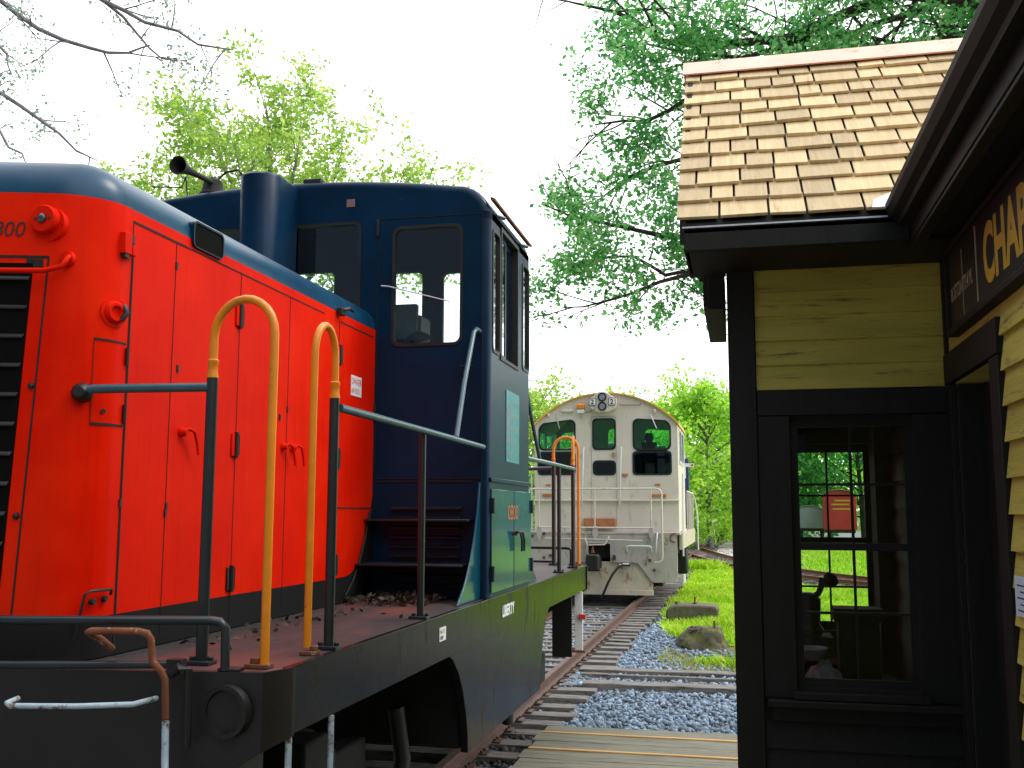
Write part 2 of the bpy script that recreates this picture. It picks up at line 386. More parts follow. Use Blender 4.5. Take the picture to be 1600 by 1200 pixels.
# thin bright overcast: brighter round the veiled sun, unseen rear sky darkened to shade camera-facing walls
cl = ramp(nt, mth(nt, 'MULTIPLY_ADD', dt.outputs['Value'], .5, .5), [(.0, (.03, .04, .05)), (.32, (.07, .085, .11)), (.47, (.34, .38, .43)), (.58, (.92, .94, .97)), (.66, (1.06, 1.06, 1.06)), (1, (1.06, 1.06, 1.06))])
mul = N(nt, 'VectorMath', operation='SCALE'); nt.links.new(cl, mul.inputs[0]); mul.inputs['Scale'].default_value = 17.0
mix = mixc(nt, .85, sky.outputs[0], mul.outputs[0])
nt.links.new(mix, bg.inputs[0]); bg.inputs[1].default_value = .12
sun = bpy.data.lights.new('sun', 'SUN'); sun.energy = 1.5; sun.angle = R_(18); sun.color = (1, .96, .9)
so = bpy.data.objects.new('sun', sun); C.objects.link(so)
sd = Vector((math.sin(SR) * math.cos(SE), math.cos(SR) * math.cos(SE), math.sin(SE)))
so.rotation_euler = sd.to_track_quat('Z', 'Y').to_euler()
sc.view_settings.view_transform = 'Standard'; sc.view_settings.look = 'None'; sc.view_settings.exposure = .28; sc.view_settings.gamma = 1
try: sc.cycles.transparent_max_bounces = 24
except Exception: pass

# ================================================================== SETTING
def sheet(name, poly, z, mat, kind='structure'):
    mb = MB(); mb.add([(x, y, z) for x, y in poly], [tuple(range(len(poly)))])
    o = mb.build(name, mat, smooth=False); return tag(o, kind=kind)
gm = MB(); gm.add([(-400, -60, -.25), (400, -60, -.25), (400, 700, -.25), (-400, 700, -.25)], [(0, 1, 2, 3)])
tag(gm.build('ground', 'ground', smooth=False), kind='structure')

def sid(t):   # centre line of the siding that branches off to the right, t 0..1 from the switch towards the viewer
    P = [(-3.0, 60), (-1.35, 49.5), (.45, 41.5), (3.0, 34.5), (7.2, 28.5), (14, 24.5), (30, 22)]
    k = t * (len(P) - 1); i = min(int(k), len(P) - 2); u = k - i
    p0, p1, p2, p3 = P[max(i - 1, 0)], P[i], P[i + 1], P[min(i + 2, len(P) - 1)]
    f = lambda a, b, c, d: .5 * ((2 * b) + (-a + c) * u + (2 * a - 5 * b + 4 * c - d) * u * u + (-a + 3 * b - 3 * c + d) * u ** 3)
    return Vector((f(p0[0], p1[0], p2[0], p3[0]), f(p0[1], p1[1], p2[1], p3[1]), 0))
SID = [sid(i / 60) for i in range(61)]
def sid_dist(x, y): return min(math.hypot(p.x - x, p.y - y) for p in SID[::2])

# lawn: two sheets with ragged edges either side of the siding
def ragged(pts, amp, step=.8):
    out = []
    for i, p in enumerate(pts):
        q = pts[(i + 1) % len(pts)]; d = math.hypot(q[0] - p[0], q[1] - p[1]); n = max(1, int(min(d, 60) / step))
        for j in range(n):
            t = j / n; out.append((p[0] + (q[0] - p[0]) * t + random.uniform(-amp, amp), p[1] + (q[1] - p[1]) * t + random.uniform(-amp, amp)))
    return out
right_edge = [(p.x - 1.6 * .5, p.y - 1.75) for p in SID if -1.4 < p.x < 6.5]
LAWN1 = [(-1.45, 19.6), (-1.15, 18.6), (-.2, 18.0), (.15, 17.0), (.7, 19), (3, 22), (6, 25.5)] + [p for p in reversed(right_edge)] + [(-1.72, 44), (-1.72, 22)]
sheet('lawn', ragged(LAWN1, .12), -.225, 'turf')
top_edge = [(p.x + 1.2, p.y + 1.9) for p in SID if -.8 < p.x < 29]
LAWN2 = top_edge + [(60, 24), (70, 110), (14, 110), (4.5, 75), (2.0, 58)]
sheet('lawn', ragged(LAWN2, .2), -.22, 'farturf')
sheet('grass_verge', [(-7, 12), (-5.9, 60), (-4.9, 90), (-4, 140), (-80, 140), (-80, 12)], -.235, 'farturf')
# earth bank at the foot of the far trees
bm_ = MB(); prof = []
for i in range(41):
    y = 66 + i * 2.2; cx = -.9 + (i / 40) ** 2 * 7 - 4.6 if i else -5.4
    prof.append((cx, y))
for side, (x) in ((0, 0),):
    vs = []; fs = []
    for i, (cx, y) in enumerate(prof):
        h = 1.5 * min(1, i / 5) * (1 + .3 * math.sin(i * 1.3))
        vs += [(cx + 1.2, y, -.26), (cx - .6, y, h * .55), (cx - 2.5, y, h), (cx - 14, y, h * .9)]
    for i in range(len(prof) - 1):
        for j in range(3): a = i * 4 + j; fs.append((a, a + 1, a + 5, a + 4))
    bm_.add(vs, fs)
tag(bm_.build('bank', paint('bank_earth_and_grass', (.16, .26, .05), .95, .35, .8, (.2, .15, .11), .45, .5, bmp=0), ang=80), kind='structure')

# station platform the photographer stands on
pm = MB(); pm.box(-1.0, .79, -6, 3.6, -.24, .35)
pl_ = pm.build('platform', 'plank', bev=.01); tag(pl_, kind='structure')

# ------------------------------------------------------------------ railway track
def rail(path, off, name, parent, mat):
    sec = [(-.065, -.14), (.065, -.14), (.065, -.128), (.012, -.112), (.012, -.04), (.036, -.03), (.036, 0), (-.036, 0), (-.036, -.03), (-.012, -.04), (-.012, -.112), (-.065, -.128)]
    mb = MB(); vs = []; n = len(sec); k = len(path)
    for i, p in enumerate(path):
        t = (path[min(i + 1, k - 1)] - path[max(i - 1, 0)]); t.z = 0; t.normalize(); nr = Vector((t.y, -t.x, 0))
        for u, v in sec: q = p + nr * (off + u); vs.append((q.x, q.y, v))
    fs = [(i * n + j, i * n + (j + 1) % n, (i + 1) * n + (j + 1) % n, (i + 1) * n + j) for i in range(k - 1) for j in range(n)]
    fs += [tuple(range(n)), tuple((k - 1) * n + j for j in range(n))]
    mb.add(vs, fs); return mb.build(name, mat, parent, smooth=False)
MAINX = -3.14
main = [Vector((MAINX, y, 0)) for y in (-12, 0, 10, 20, 30, 40, 50, 58)] + [Vector((-2.9, 68, 0)), Vector((-2.5, 80, 0)), Vector((-1.4, 105, 0)), Vector((.4, 140, 0)), Vector((4, 190, 0)), Vector((10, 240, 0))]
tr = thing('railway_track', (MAINX, 0, 0), 'long straight main track under both locomotives, brown rails on weathered wooden ties', 'railway track')
rail(main, .755, 'rail', tr, 'brown_iron'); rail(main, -.755, 'rail', tr, 'brown_iron')
tie_l = []
y = -1.4; i = 0
random.seed(11)
def tie_mesh(parent, x0, x1, y0, y1, z0, z1, rot, cx, cy, name='tie'):
    mb = MB(); c, s = math.cos(rot), math.sin(rot)
    n = 7; xs = [x0 + (x1 - x0) * j / n for j in range(n + 1)]
    vs = []; 
    for j, x in enumerate(xs):
        dz = random.uniform(-.006, .004); dy = random.uniform(-.006, .006)
        for (yy, zz) in ((y0, z0), (y1, z0), (y1 + dy, z1 + dz), (y0 + dy, z1 + dz)): vs.append((cx + x * c - yy * s, cy + x * s + yy * c, zz))
    fs = [(a * 4 + b, a * 4 + (b + 1) % 4, a * 4 + 4 + (b + 1) % 4, a * 4 + 4 + b) for a in range(n) for b in range(4)] + [(3, 2, 1, 0), (n * 4, n * 4 + 1, n * 4 + 2, n * 4 + 3)]
    mb.add(vs, fs); return mb.build(name, 'tie', parent, bev=.008, ang=30)
ys = []
y = 7.62
while y < 55: ys.append(y); y += .5 + random.uniform(-.03, .03)
for y in ys:
    tie_mesh(tr, -1.36 + random.uniform(-.05, .05), 1.36 + random.uniform(-.10, .05), -.115, .115, -.33, -.142 + random.uniform(-.012, .004), random.uniform(-.015, .015), MAINX, y)
far = MB()
y = 55.2
while y < 235:
    cx = [p for p in main if p.y <= y][-1]; nx = [p for p in main if p.y > y][0]; u = (y - cx.y) / (nx.y - cx.y); xx = cx.x + (nx.x - cx.x) * u
    far.box(xx - 1.3, xx + 1.3, y - .11, y + .11, -.3, -.145); y += .55 if y < 120 else 1.1
tag(far.build('tie', 'tie', tr, smooth=False), kind='stuff')
# tie plates and spikes on the right rail near the viewer
for y in ys[:40]:
    for sx in (-.755, .755):
        if sx < 0 and y < 9: continue
        pb = MB(); pb.box(MAINX + sx - .14, MAINX + sx + .14, y - .085, y + .085, -.1415, -.126)
        for dx in (-.085, .085):
            for dy in (-.05, .05): pb.box(MAINX + sx + dx - .012, MAINX + sx + dx + .012, y + dy - .012, y + dy + .012, -.128, -.105)
        if y < 19 and sx > 0: pb.build('tie_plate', 'brown_iron', tr, smooth=False)

ts = thing('railway_track', (SID[20].x, SID[20].y, 0), 'rust-red curved siding branching off right beyond the grass', 'railway track')
rail(SID, .755, 'rail', ts, 'rail_red'); rail(SID, -.755, 'rail', ts, 'rail_red')
acc = 0
for i in range(1, 58):
    p = SID[i]; q = SID[i + 1]; d = (q - p); L_ = d.length; k = max(1, int(L_ / .62))
    for j in range(k):
        if len([c for c in ts.children if c.name.startswith('tie')]) >= 95: break
        c = p + d * (j / k)
        mb = MB(); ang = math.atan2(-d.x, d.y); cs, sn = math.cos(ang), math.sin(ang)
        z1 = -.143 + random.uniform(-.004, .0) - (.006 if c.y > 50 else 0)
        pts = [(c.x + a * cs - b * sn, c.y + a * sn + b * cs) for a, b in ((-1.3, -.1), (1.3, -.1), (1.3, .1), (-1.3, .1))]
        mb.hexa([(a, b, -.3) for a, b in pts] + [(a, b, z1) for a, b in pts]); mb.build('tie', 'tie', ts, smooth=False)
# a third distant line meeting the main track at the far junction
third = [Vector((1.6 + .02 * (y - 62) ** 1.25, 0, 0)) for y in (62,)]
T3 = [Vector((-1.5, 84, 0)), Vector((1.2, 78, 0)), Vector((5, 72, 0)), Vector((11, 66, 0)), Vector((22, 60, 0)), Vector((44, 54, 0))]
t3 = thing('railway_track', (5, 72, 0), 'far faint rails curving in from the right to meet the main track', 'railway track')
rail(T3, .755, 'rail', t3, 'brown_iron'); rail(T3, -.755, 'rail', t3, 'brown_iron')

# ------------------------------------------------------------------ plank crossing and timbers
pc = thing('plank_crossing', (-.7, 8.6, -.1), 'level walkway of long weathered grey planks with tan edges beside the locomotive', 'crossing')
random.seed(3)
y = 6.2; j = 0
while y < 9.9:
    wd = .285 if j % 2 else .30
    dx = random.uniform(-.03, .03)
    mb = MB(); n = 14; xs = [-1.86 + dx + (2.9) * q / n for q in range(n + 1)]; vs = []
    for x in xs:
        dz = random.uniform(-.004, .003)
        for yy, zz in ((y, -.2), (y + wd, -.2), (y + wd + random.uniform(-.004, .004), -.024 + dz), (y + random.uniform(-.004, .004), -.024 + dz)): vs.append((x, yy, zz))
    fs = [(a * 4 + b, a * 4 + (b + 1) % 4, a * 4 + 4 + (b + 1) % 4, a * 4 + 4 + b) for a in range(n) for b in range(4)] + [(3, 2, 1, 0), (n * 4, n * 4 + 1, n * 4 + 2, n * 4 + 3)]
    mb.add(vs, fs); mb.build('plank', 'plank', pc, bev=.006)
    y += wd + .008
    if j in (8, 10):
        eb = MB(); eb.box(-1.83 + dx, 1.0, y, y + .05, -.2, -.015); eb.build('plank', 'plank_edge', pc, bev=.004); y += .058
    j += 1
for y0, y1, x0, lab in ((12.88, 13.16, -1.98, 'nearest dark square timber laid across the blue ballast'), (13.62, 13.7, -2.1, 'thin middle timber strip laid across the ballast between two thicker ones'), (14.02, 14.26, -2.2, 'farthest dark timber across the ballast at the edge of the weeds')):
    mb = MB(); n = 12; vs = []
    for q in range(n + 1):
        x = x0 + (4.6) * q / n; dz = random.uniform(-.008, .006)
        for yy, zz in ((y0, -.3), (y1, -.3), (y1, -.105 + dz), (y0, -.105 + dz)): vs.append((x, yy + .03 * q / n, zz))
    fs = [(a * 4 + b, a * 4 + (b + 1) % 4, a * 4 + 4 + (b + 1) % 4, a * 4 + 4 + b) for a in range(n) for b in range(4)] + [(3, 2, 1, 0), (n * 4, n * 4 + 1, n * 4 + 2, n * 4 + 3)]
    mb.add(vs, fs); tag(mb.build('crossing_timber', 'tie', bev=.01), lab, 'timber')

# ------------------------------------------------------------------ ballast
ICO_V = None
def ico():
    bm = bmesh.new(); bmesh.ops.create_icosphere(bm, subdivisions=1, radius=1)
    v = np.array([x.co[:] for x in bm.verts]); f = np.array([[q.index for q in p.verts] for p in bm.faces]); bm.free(); return v, f
IV, IF = ico()
def rocks(name, mat, pts, size, label=None):
    n = len(pts); P = np.array(pts)
    sc3 = size * RNG.uniform(.35, 1.35, (n, 1, 1)) * RNG.uniform(.45, 1.25, (n, 1, 3)) * [1, 1, .75]
    sh = IV[None] * (1 + RNG.uniform(-.42, .36, (n, 12, 1)))
    th = RNG.uniform(0, 2 * PI, n); ph = RNG.uniform(-.8, .8, n)
    V = sh * sc3
    c, s = np.cos(th), np.sin(th); x = V[..., 0] * c[:, None] - V[..., 1] * s[:, None]; y_ = V[..., 0] * s[:, None] + V[..., 1] * c[:, None]
    c, s = np.cos(ph), np.sin(ph); z = V[..., 2] * c[:, None] - x * s[:, None]; x = x * c[:, None] + V[..., 2] * s[:, None]
    V = np.stack([x, y_, z], -1) + P[:, None, :]
    F = (IF[None] + (np.arange(n) * 12)[:, None, None]).reshape(-1, 3)
    o = npmesh(name, V.reshape(-1, 3), F, mat); return tag(o, kind='stuff')
def scatter(n, x0, x1, y0, y1, zf, ok=None, pw=1.):
    out = []
    while len(out) < n:
        x = random.uniform(x0, x1); y = y0 + (y1 - y0) * random.random() ** pw
        if ok and not ok(x, y): continue
        out.append((x, y, zf(x, y)))
    return out
random.seed(21)
near = scatter(9500, -1.95, 2.2, 9.85, 12.95, lambda x, y: -.20 + random.uniform(-.03, .03) - .05 * max(0, -1.55 - x) * 2)
near += scatter(4600, -2.3, 2.2, 13.0, 14.1, lambda x, y: -.185 + random.uniform(-.03, .03))
near += scatter(1500, -1.9, -.7, 17.0, 20.0, lambda x, y: -.235 + random.uniform(-.02, .03))
near += scatter(3600, -1.95, 1.2, 14.2, 17.6, lambda x, y: -.235 + random.uniform(-.02, .03), lambda x, y: random.random() > (y - 14.2) / 3.6 * .35 + (x + 1.9) * .10)
crib = scatter(9000, -2.35, -1.7, 9.4, 26, lambda x, y: -.245 + random.uniform(-.03, .025) - max(0, x + 1.95) * .1, pw=1.4)
crib += scatter(6500, -3.8, -2.45, 9.8, 24, lambda x, y: -.19 + random.uniform(-.03, .02), pw=1.1)
crib += scatter(700, -1.8, -1.6, 15, 30, lambda x, y: -.24 + random.uniform(-.02, .03), pw=1.3)
crib += scatter(5000, -6.5, -3.9, 10, 26, lambda x, y: -.22 + random.uniform(-.02, .02))
rocks('ballast', 'stone', near + crib, .034)
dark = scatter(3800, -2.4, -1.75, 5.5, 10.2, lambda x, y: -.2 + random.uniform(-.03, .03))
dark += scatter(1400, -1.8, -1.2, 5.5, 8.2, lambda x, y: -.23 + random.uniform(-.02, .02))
rocks('ballast', 'stone_dark', dark, .032)  # darker stones under and beside the locomotive
lot = scatter(5200, -1.4, 9, 46, 66, lambda x, y: -.235, lambda x, y: x > -2 + (y - 46) * .0 and x < 1.9 + (y - 46) * .12 + 1)
rocks('gravel_lot', paint('pale_lot_gravel', (.50, .47, .45), .9, .2, 5, bmp=0, island=.4), lot, .07)
litter = []
for _ in range(420):
    litter.append((random.uniform(-2.35, -1.85), random.uniform(5.85, 6.40), 1.452 + random.random() ** 2 * .035))
for _ in range(60): litter.append((random.uniform(-2.4, -2.1), random.uniform(4.0, 6.4), 1.447))
for _ in range(16): litter.append((random.uniform(-2.3, -1.68), random.uniform(3.4, 6.4), 1.447))
def flakes(name, mat, pts, size, parent=None, flat=.5):
    n = len(pts); P = np.array(pts); a = RNG.normal(size=(n, 3)) * [1, 1, flat]; a /= np.linalg.norm(a, axis=1, keepdims=True)
    b = np.cross(a, RNG.normal(size=(n, 3)) * [1, 1, flat]); b /= np.linalg.norm(b, axis=1, keepdims=True)
    s = size * RNG.uniform(.5, 1.4, (n, 1)); w2 = .5 * s
    V = np.stack([P - a * s, P + b * w2 + a * s * .1, P + a * s, P - b * w2 + a * s * .1], 1)
    F = np.arange(4 * n).reshape(n, 4); return npmesh(name, V.reshape(-1, 3), F, mat, parent)

# ------------------------------------------------------------------ grass
from mathutils.geometry import intersect_point_line
def inpoly(x, y, P):
    c = False; j = len(P) - 1
    for i in range(len(P)):
        if (P[i][1] > y) != (P[j][1] > y) and x < (P[j][0] - P[i][0]) * (y - P[i][1]) / (P[j][1] - P[i][1]) + P[i][0]: c = not c
        j = i
    return c
def blades(name, pts, h, wd, label=None):
    n = len(pts); P = np.array(pts); hh = h * RNG.uniform(.4, 1.3, (n, 1)) * P[:, 3:4]
    th = RNG.uniform(0, 2 * PI, (n, 1)); d = np.concatenate([np.cos(th), np.sin(th), 0 * th], 1)
    ln = RNG.normal(size=(n, 3)) * [.35, .35, 0]; B = P[:, :3]; up_ = np.array([0, 0, 1.])
    V = np.stack([B - d * wd, B + d * wd, B + (up_ * .6 + ln * .3) * hh + d * wd * .7, B + (up_ + ln) * hh], 1)
    F = np.arange(4 * n).reshape(n, 4); return npmesh(name, V.reshape(-1, 3), F, 'grassblade')
random.seed(5)
gp = []
STONES = [(-1.02, 21.9, 1.0), (-.64, 17.3, .75)]
while len(gp) < 70000:
    x = random.uniform(-1.75, 6); y = 16.2 + 28 * random.random() ** 1.5
    if not inpoly(x, y, LAWN1): continue
    if any(abs(x - a) < c * .8 and abs(y - b) < c * .5 for a, b, c in STONES): continue
    if y < 19.0 and random.random() > (y - 16.2) / 2.8 + .15 * math.sin(x * 5): continue
    k = .8 + .5 * math.sin(x * 2.1 + y * .7) * math.sin(y * 1.3)
    gp.append((x, y, -.24, k))
g1 = blades('grass', gp, .16, .010); tag(g1, kind='stuff')
gp = []
while len(gp) < 26000:
    x = random.uniform(0, 14); y = random.uniform(36, 62)
    if not inpoly(x, y, LAWN2): continue
    gp.append((x, y, -.24, 1))
g2 = blades('grass', gp, .2, .02); tag(g2, kind='stuff')
gp = []
while len(gp) < 2600:
    x = random.uniform(-1.3, .6); y = random.uniform(14.4, 17.6)
    if random.random() < .5 + .5 * math.sin(x * 4 + y * 2.3): gp.append((x, y, -.24, .8))
M['drygrass'] = leafmat('dry_grass', (.30, .26, .10), (.38, .40, .10), (.46, .52, .10), .4)
g3 = blades('weeds', gp, .09, .007); g3.data.materials[0] = M['drygrass']; tag(g3, kind='stuff')
# weed tufts
def tuft(x, y, z, r, n, h, lab):
    pts = [(x + random.gauss(0, r), y + random.gauss(0, r), z, 1) for _ in range(n)]
    o = blades('weed_tuft', pts, h, .008); return tag(o, lab, 'weed', kind='stuff')
tuft(-.42, 15.7, -.24, .15, 330, .13, 'bright green weed tuft in the gravel nearest the boulder')
tuft(-.02, 15.4, -.24, .10, 300, .16, 'low weed clump by the far timber beside the depot corner')
tuft(-.72, 10.15, -.2, .05, 60, .08, 'tiny green weed sprouting in the blue ballast by the planks')
tuft(-1.52, 40, -.24, .35, 900, .4, 'tall pale grass clump growing against the tie ends')

# footing blocks
b1 = thing('concrete_block', (-1.02, 21.9, -.25), 'long dark mossy concrete footing with two bolts in the grass', 'concrete block')
mb = MB(); vs = []
mb.prism([(-1.55, -.3), (-.52, -.3), (-.49, .04), (-.56, .09), (-.9, .115), (-1.35, .10), (-1.50, .06), (-1.57, -.03)], XZ, 21.6, 22.3)
mb.build('block', 'concrete', b1, bev=.04)
for px, h in ((-1.36, .08), (-.98, .18)):
    q = MB(); q.tube([(px, 21.9, .06), (px, 21.9, .08 + h)], .02, 8); q.lathe((px, 21.9, .115), (0, 0, 1), [(0, .045), (.03, .045)], 6); q.build('bolt', 'rust', b1)
b2 = thing('concrete_block', (-.64, 17.5, -.25), 'low mossy rock-like footing with bolts, in front of the long block', 'concrete block')
mb = MB(); bm = bmesh.new(); bmesh.ops.create_icosphere(bm, subdivisions=4, radius=1)
from mathutils import noise as mn
for v in bm.verts:
    p = v.co.copy(); r = 1 + .28 * mn.noise(p * 1.6) + .12 * mn.noise(p * 5) + .05 * mn.noise(p * 13)
    z = (max(0, p.z) ** 1.25) * r * .42 if p.z > 0 else p.z * .1
    z = min(z, .38 + .02 * mn.noise(p * 6))
    v.co = (p.x * r * .44 - .64, p.y * r * .40 + 17.5, z - .24)
mb.add([v.co[:] for v in bm.verts], [[q.index for q in f.verts] for f in bm.faces]); bm.free(); mb.build('block', 'rock', b2, ang=60)
for px, py, h in ((-.84, 17.4, .10), (-.47, 17.35, .20)):
    q = MB(); q.tube([(px, py, .0), (px, py, .04 + h)], .018, 8); q.build('bolt', 'rust', b2)
q = MB(); q.box(-.90, -.50, 17.3, 17.36, .08, .10); q.build('plate', 'tie', b2)
tf = MB(); 
tag(tf.box(.02, .10, 22.0, 22.08, -.25, .12).build('marker_stake', 'rust', bev=.005), 'short rusty stake in the grass beside the depot corner board', 'stake')

# ================================================================== CENTRE-CAB LOCOMOTIVE
XC, YC = -3.14, 7.14
loco = thing('center_cab_locomotive', (XC, YC, 0), 'orange and dark blue centre-cab locomotive with black deck, close on the left', 'locomotive')
def T(sx, sy): return lambda p: (XC + sx * (p[0] - XC), YC + sy * (p[1] - YC), p[2])
ONE = T(1, 1)
def tub(name, mat, pts, r, sx=1, sy=1, parent=loco, n=10, r2=None):
    t = T(sx, sy); mb = MB(); mb.tube([t(p) for p in pts], r, n, r2); return mb.build(name, mat, parent, ang=60)
def bxm(mb, sx, sy, x0, x1, y0, y1, z0, z1):
    a = T(sx, sy)((x0, y0, z0)); b = T(sx, sy)((x1, y1, z1)); return mb.box(a[0], b[0], a[1], b[1], a[2], b[2])
bow = lambda x: -.21 * (1 - min(1, abs(x - XC) / 1.5))      # the ends bow outwards at the centre line

# deck plate, side sills, end beams
def deck_outline(ins=0.):
    r = []
    for sy in (1, -1):
        xs = [XC - 1.55 + ins, XC - 1.50 + ins * .8, XC - .75, XC, XC + .75, XC + 1.50 - ins * .8, XC + 1.55 - ins]
        ybase = [3.50, 3.36, 3.36 + bow(XC - .75), 3.36 + bow(XC), 3.36 + bow(XC + .75), 3.36, 3.50]
        row = [(x, yb + ins) for x, yb in zip(xs, ybase)]
        if sy == -1: row = [(x, 2 * YC - y) for x, y in reversed(row)]
        r += row
    return r
mb = MB(); mb.prism(deck_outline(.026), XY, 1.405, 1.44); mb.build('deck', 'deck', loco, bev=.004, ang=30)
for sx in (1, -1):
    mb = MB(); bxm(mb, sx, 1, -1.60, -1.63, 3.5, 10.78, 1.20, 1.4415); 
    mb.build('side_sill', 'sill', loco, bev=.004)
for sy in (1, -1):
    mb = MB(); t = T(1, sy)
    xs = [XC - 1.55, XC - 1.5, XC - .75, XC, XC + .75, XC + 1.5, XC + 1.55]; ybs = [3.5, 3.37, 3.37 + bow(XC - .75), 3.37 + bow(XC), 3.37 + bow(XC + .75), 3.37, 3.5]
    zb = [1.20, 1.17, .72, .62, .72, 1.17, 1.20]
    for i in range(6):
        p = [(xs[i], ybs[i], zb[i]), (xs[i + 1], ybs[i + 1], zb[i + 1]), (xs[i + 1], ybs[i + 1] + .03, zb[i + 1]), (xs[i], ybs[i] + .03, zb[i])]
        mb.hexa([t(q) for q in p] + [t((q[0], q[1], 1.4415)) for q in p])
    mb.build('end_beam', 'black', loco, ang=50)
    # poling pocket
    mb = MB()
    for sx in (1, -1):
        c = T(sx, sy)((-1.76, 3.335, 1.31)); mb.lathe((c[0], c[1] + .004 * sy, c[2]), (-.13 * sx, -sy, 0), [(-.02, .092), (.012, .09), (.012, .074), (-.03, .066), (-.05, .03)], 28)
    mb.build_each('poling_pocket', 'black', loco)
    mb = MB(); t0 = T(1, sy)
    c0 = t0((XC, 3.1, .9)); mb.box(XC - .11, XC + .11, t0((0, 3.2, 0))[1], t0((0, 2.62, 0))[1], .80, 1.0); mb.box(XC - .16, XC + .13, t0((0, 2.66, 0))[1], t0((0, 2.45, 0))[1], .74, 1.06)
    mb.build('coupler', 'black', loco, bev=.02)
    # low safety rail over the end beam (both ends), pipe at deck level
    for sx in (1, -1):
        tub('end_rail', 'rail_dark', [(XC, 3.16, 1.617), (-2.5, 3.20, 1.617), (-1.84, 3.35, 1.617), (-1.805, 3.36, 1.612), (-1.785, 3.364, 1.59), (-1.785, 3.37, 1.445)], .0165, sx, sy)
        tub('end_rail', 'rail_dark', [(XC, 3.12, 1.47), (-2.5, 3.165, 1.468), (-1.97, 3.30, 1.468)], .014, sx, sy)
        mb = MB(); bxm(mb, sx, sy, -1.81, -1.73, 3.36, 3.41, 1.441, 1.453); mb.build('rail_foot', 'black', loco, bev=.003)
# white grab iron on the end beam and rusty uncoupling lever
mb = MB(); mb.tube([(-2.44, 3.15, 1.36), (-2.445, 3.10, 1.352), (-2.42, 3.085, 1.347), (-2.2, 3.13, 1.347), (-2.02, 3.18, 1.352), (-1.995, 3.20, 1.358), (-1.98, 3.26, 1.36)], .0095, 10); mb.build('grab_iron', 'white_rust', loco, ang=60)
mb = MB(); mb.tube([(-2.16, 3.26, 1.52), (-2.175, 3.21, 1.56), (-2.20, 3.17, 1.588), (-2.18, 3.16, 1.592), (-2.02, 3.19, 1.592), (-1.99, 3.20, 1.585), (-1.978, 3.205, 1.565), (-1.975, 3.21, 1.52), (-1.972, 3.21, 1.49), (-1.945, 3.22, 1.46), (-1.93, 3.225, 1.43), (-1.925, 3.23, 1.30)], .0125, 10); mb.build('uncoupling_lever', 'rust', loco, ang=60)
mb = MB(); mb.tube([(-1.93, 3.24, 1.29), (-1.925, 3.24, 1.12), (-1.91, 3.24, 1.09), (-1.87, 3.24, 1.08)], .0125, 10); mb.tube([(-1.895, 3.25, 1.1), (-1.895, 3.25, .8)], .012, 10); mb.build('uncoupling_lever', 'white_rust', loco, ang=60)
mb = MB(); mb.tube([(-1.925, 3.25, 1.44), (-1.895, 3.25, 1.47), (-1.87, 3.27, 1.46), (-1.87, 3.28, 1.2)], .015, 10); mb.box(-1.955, -1.90, 3.27, 3.31, 1.44, 1.49); mb.build('lever_bracket', 'black', loco, bev=.003)

# hoods
HW = .74; RC = .17
def hood_ring(ins, z, sy):
    yf = 3.39 + ins; w_ = HW - ins; r = max(.02, RC - ins); pts = []
    pts.append((XC + w_, 6.47)); pts.append((XC + w_, 5.0)); pts.append((XC + w_, yf + r + .02))
    pts += [(XC + w_ - r + r * math.cos(R_(a)), yf + r - r * math.sin(R_(a))) for a in range(0, 91, 10)]
    for k in range(1, 8): pts.append((XC + (w_ - r) * (1 - 2 * k / 8), yf))
    pts += [(XC - w_ + r - r * math.sin(R_(a)), yf + r - r * math.cos(R_(a))) for a in range(0, 91, 10)]
    pts.append((XC - w_, 5.0)); pts.append((XC - w_, 6.47))
    out = []
    for x, y in pts:
        wgt = max(0, 1 - (y - yf) / .17) if y < 4.6 else 0
        y2 = y + (.215 * (abs(x - XC) / HW) - .20) * wgt * (1 if abs(x - XC) < w_ - .001 else 1)
        out.append((x, y2 if sy > 0 else 2 * YC - y2, z))
    return out
HOODS = []
for sy in (1, -1):
    rings = [hood_ring(0, z, sy) for z in (1.445, 1.6, 2.2, 2.8, 3.225)] + [hood_ring(.17 * (1 - math.cos(R_(a))), 3.225 + .17 * math.sin(R_(a)), sy) for a in (15, 30, 45, 60, 75, 90)]
    mb = MB(); n = len(rings[0]); vs = [p for r in rings for p in r]
    fs = [(i * n + j, i * n + j + 1, (i + 1) * n + j + 1, (i + 1) * n + j) for i in range(len(rings) - 1) for j in range(n - 1)]
    top = (len(rings) - 1) * n
    # cap as strips between mirrored points
    for j in range(n // 2): fs.append((top + j, top + j + 1, top + n - 2 - j, top + n - 1 - j))
    mb.add(vs, fs); h = mb.build('hood', 'hood', loco, ang=40); HOODS.append(h)
def nosey(x): return 3.39 + .215 * (abs(x - XC) / HW) - .20 - .0     # y of the nose face at x (flat part)
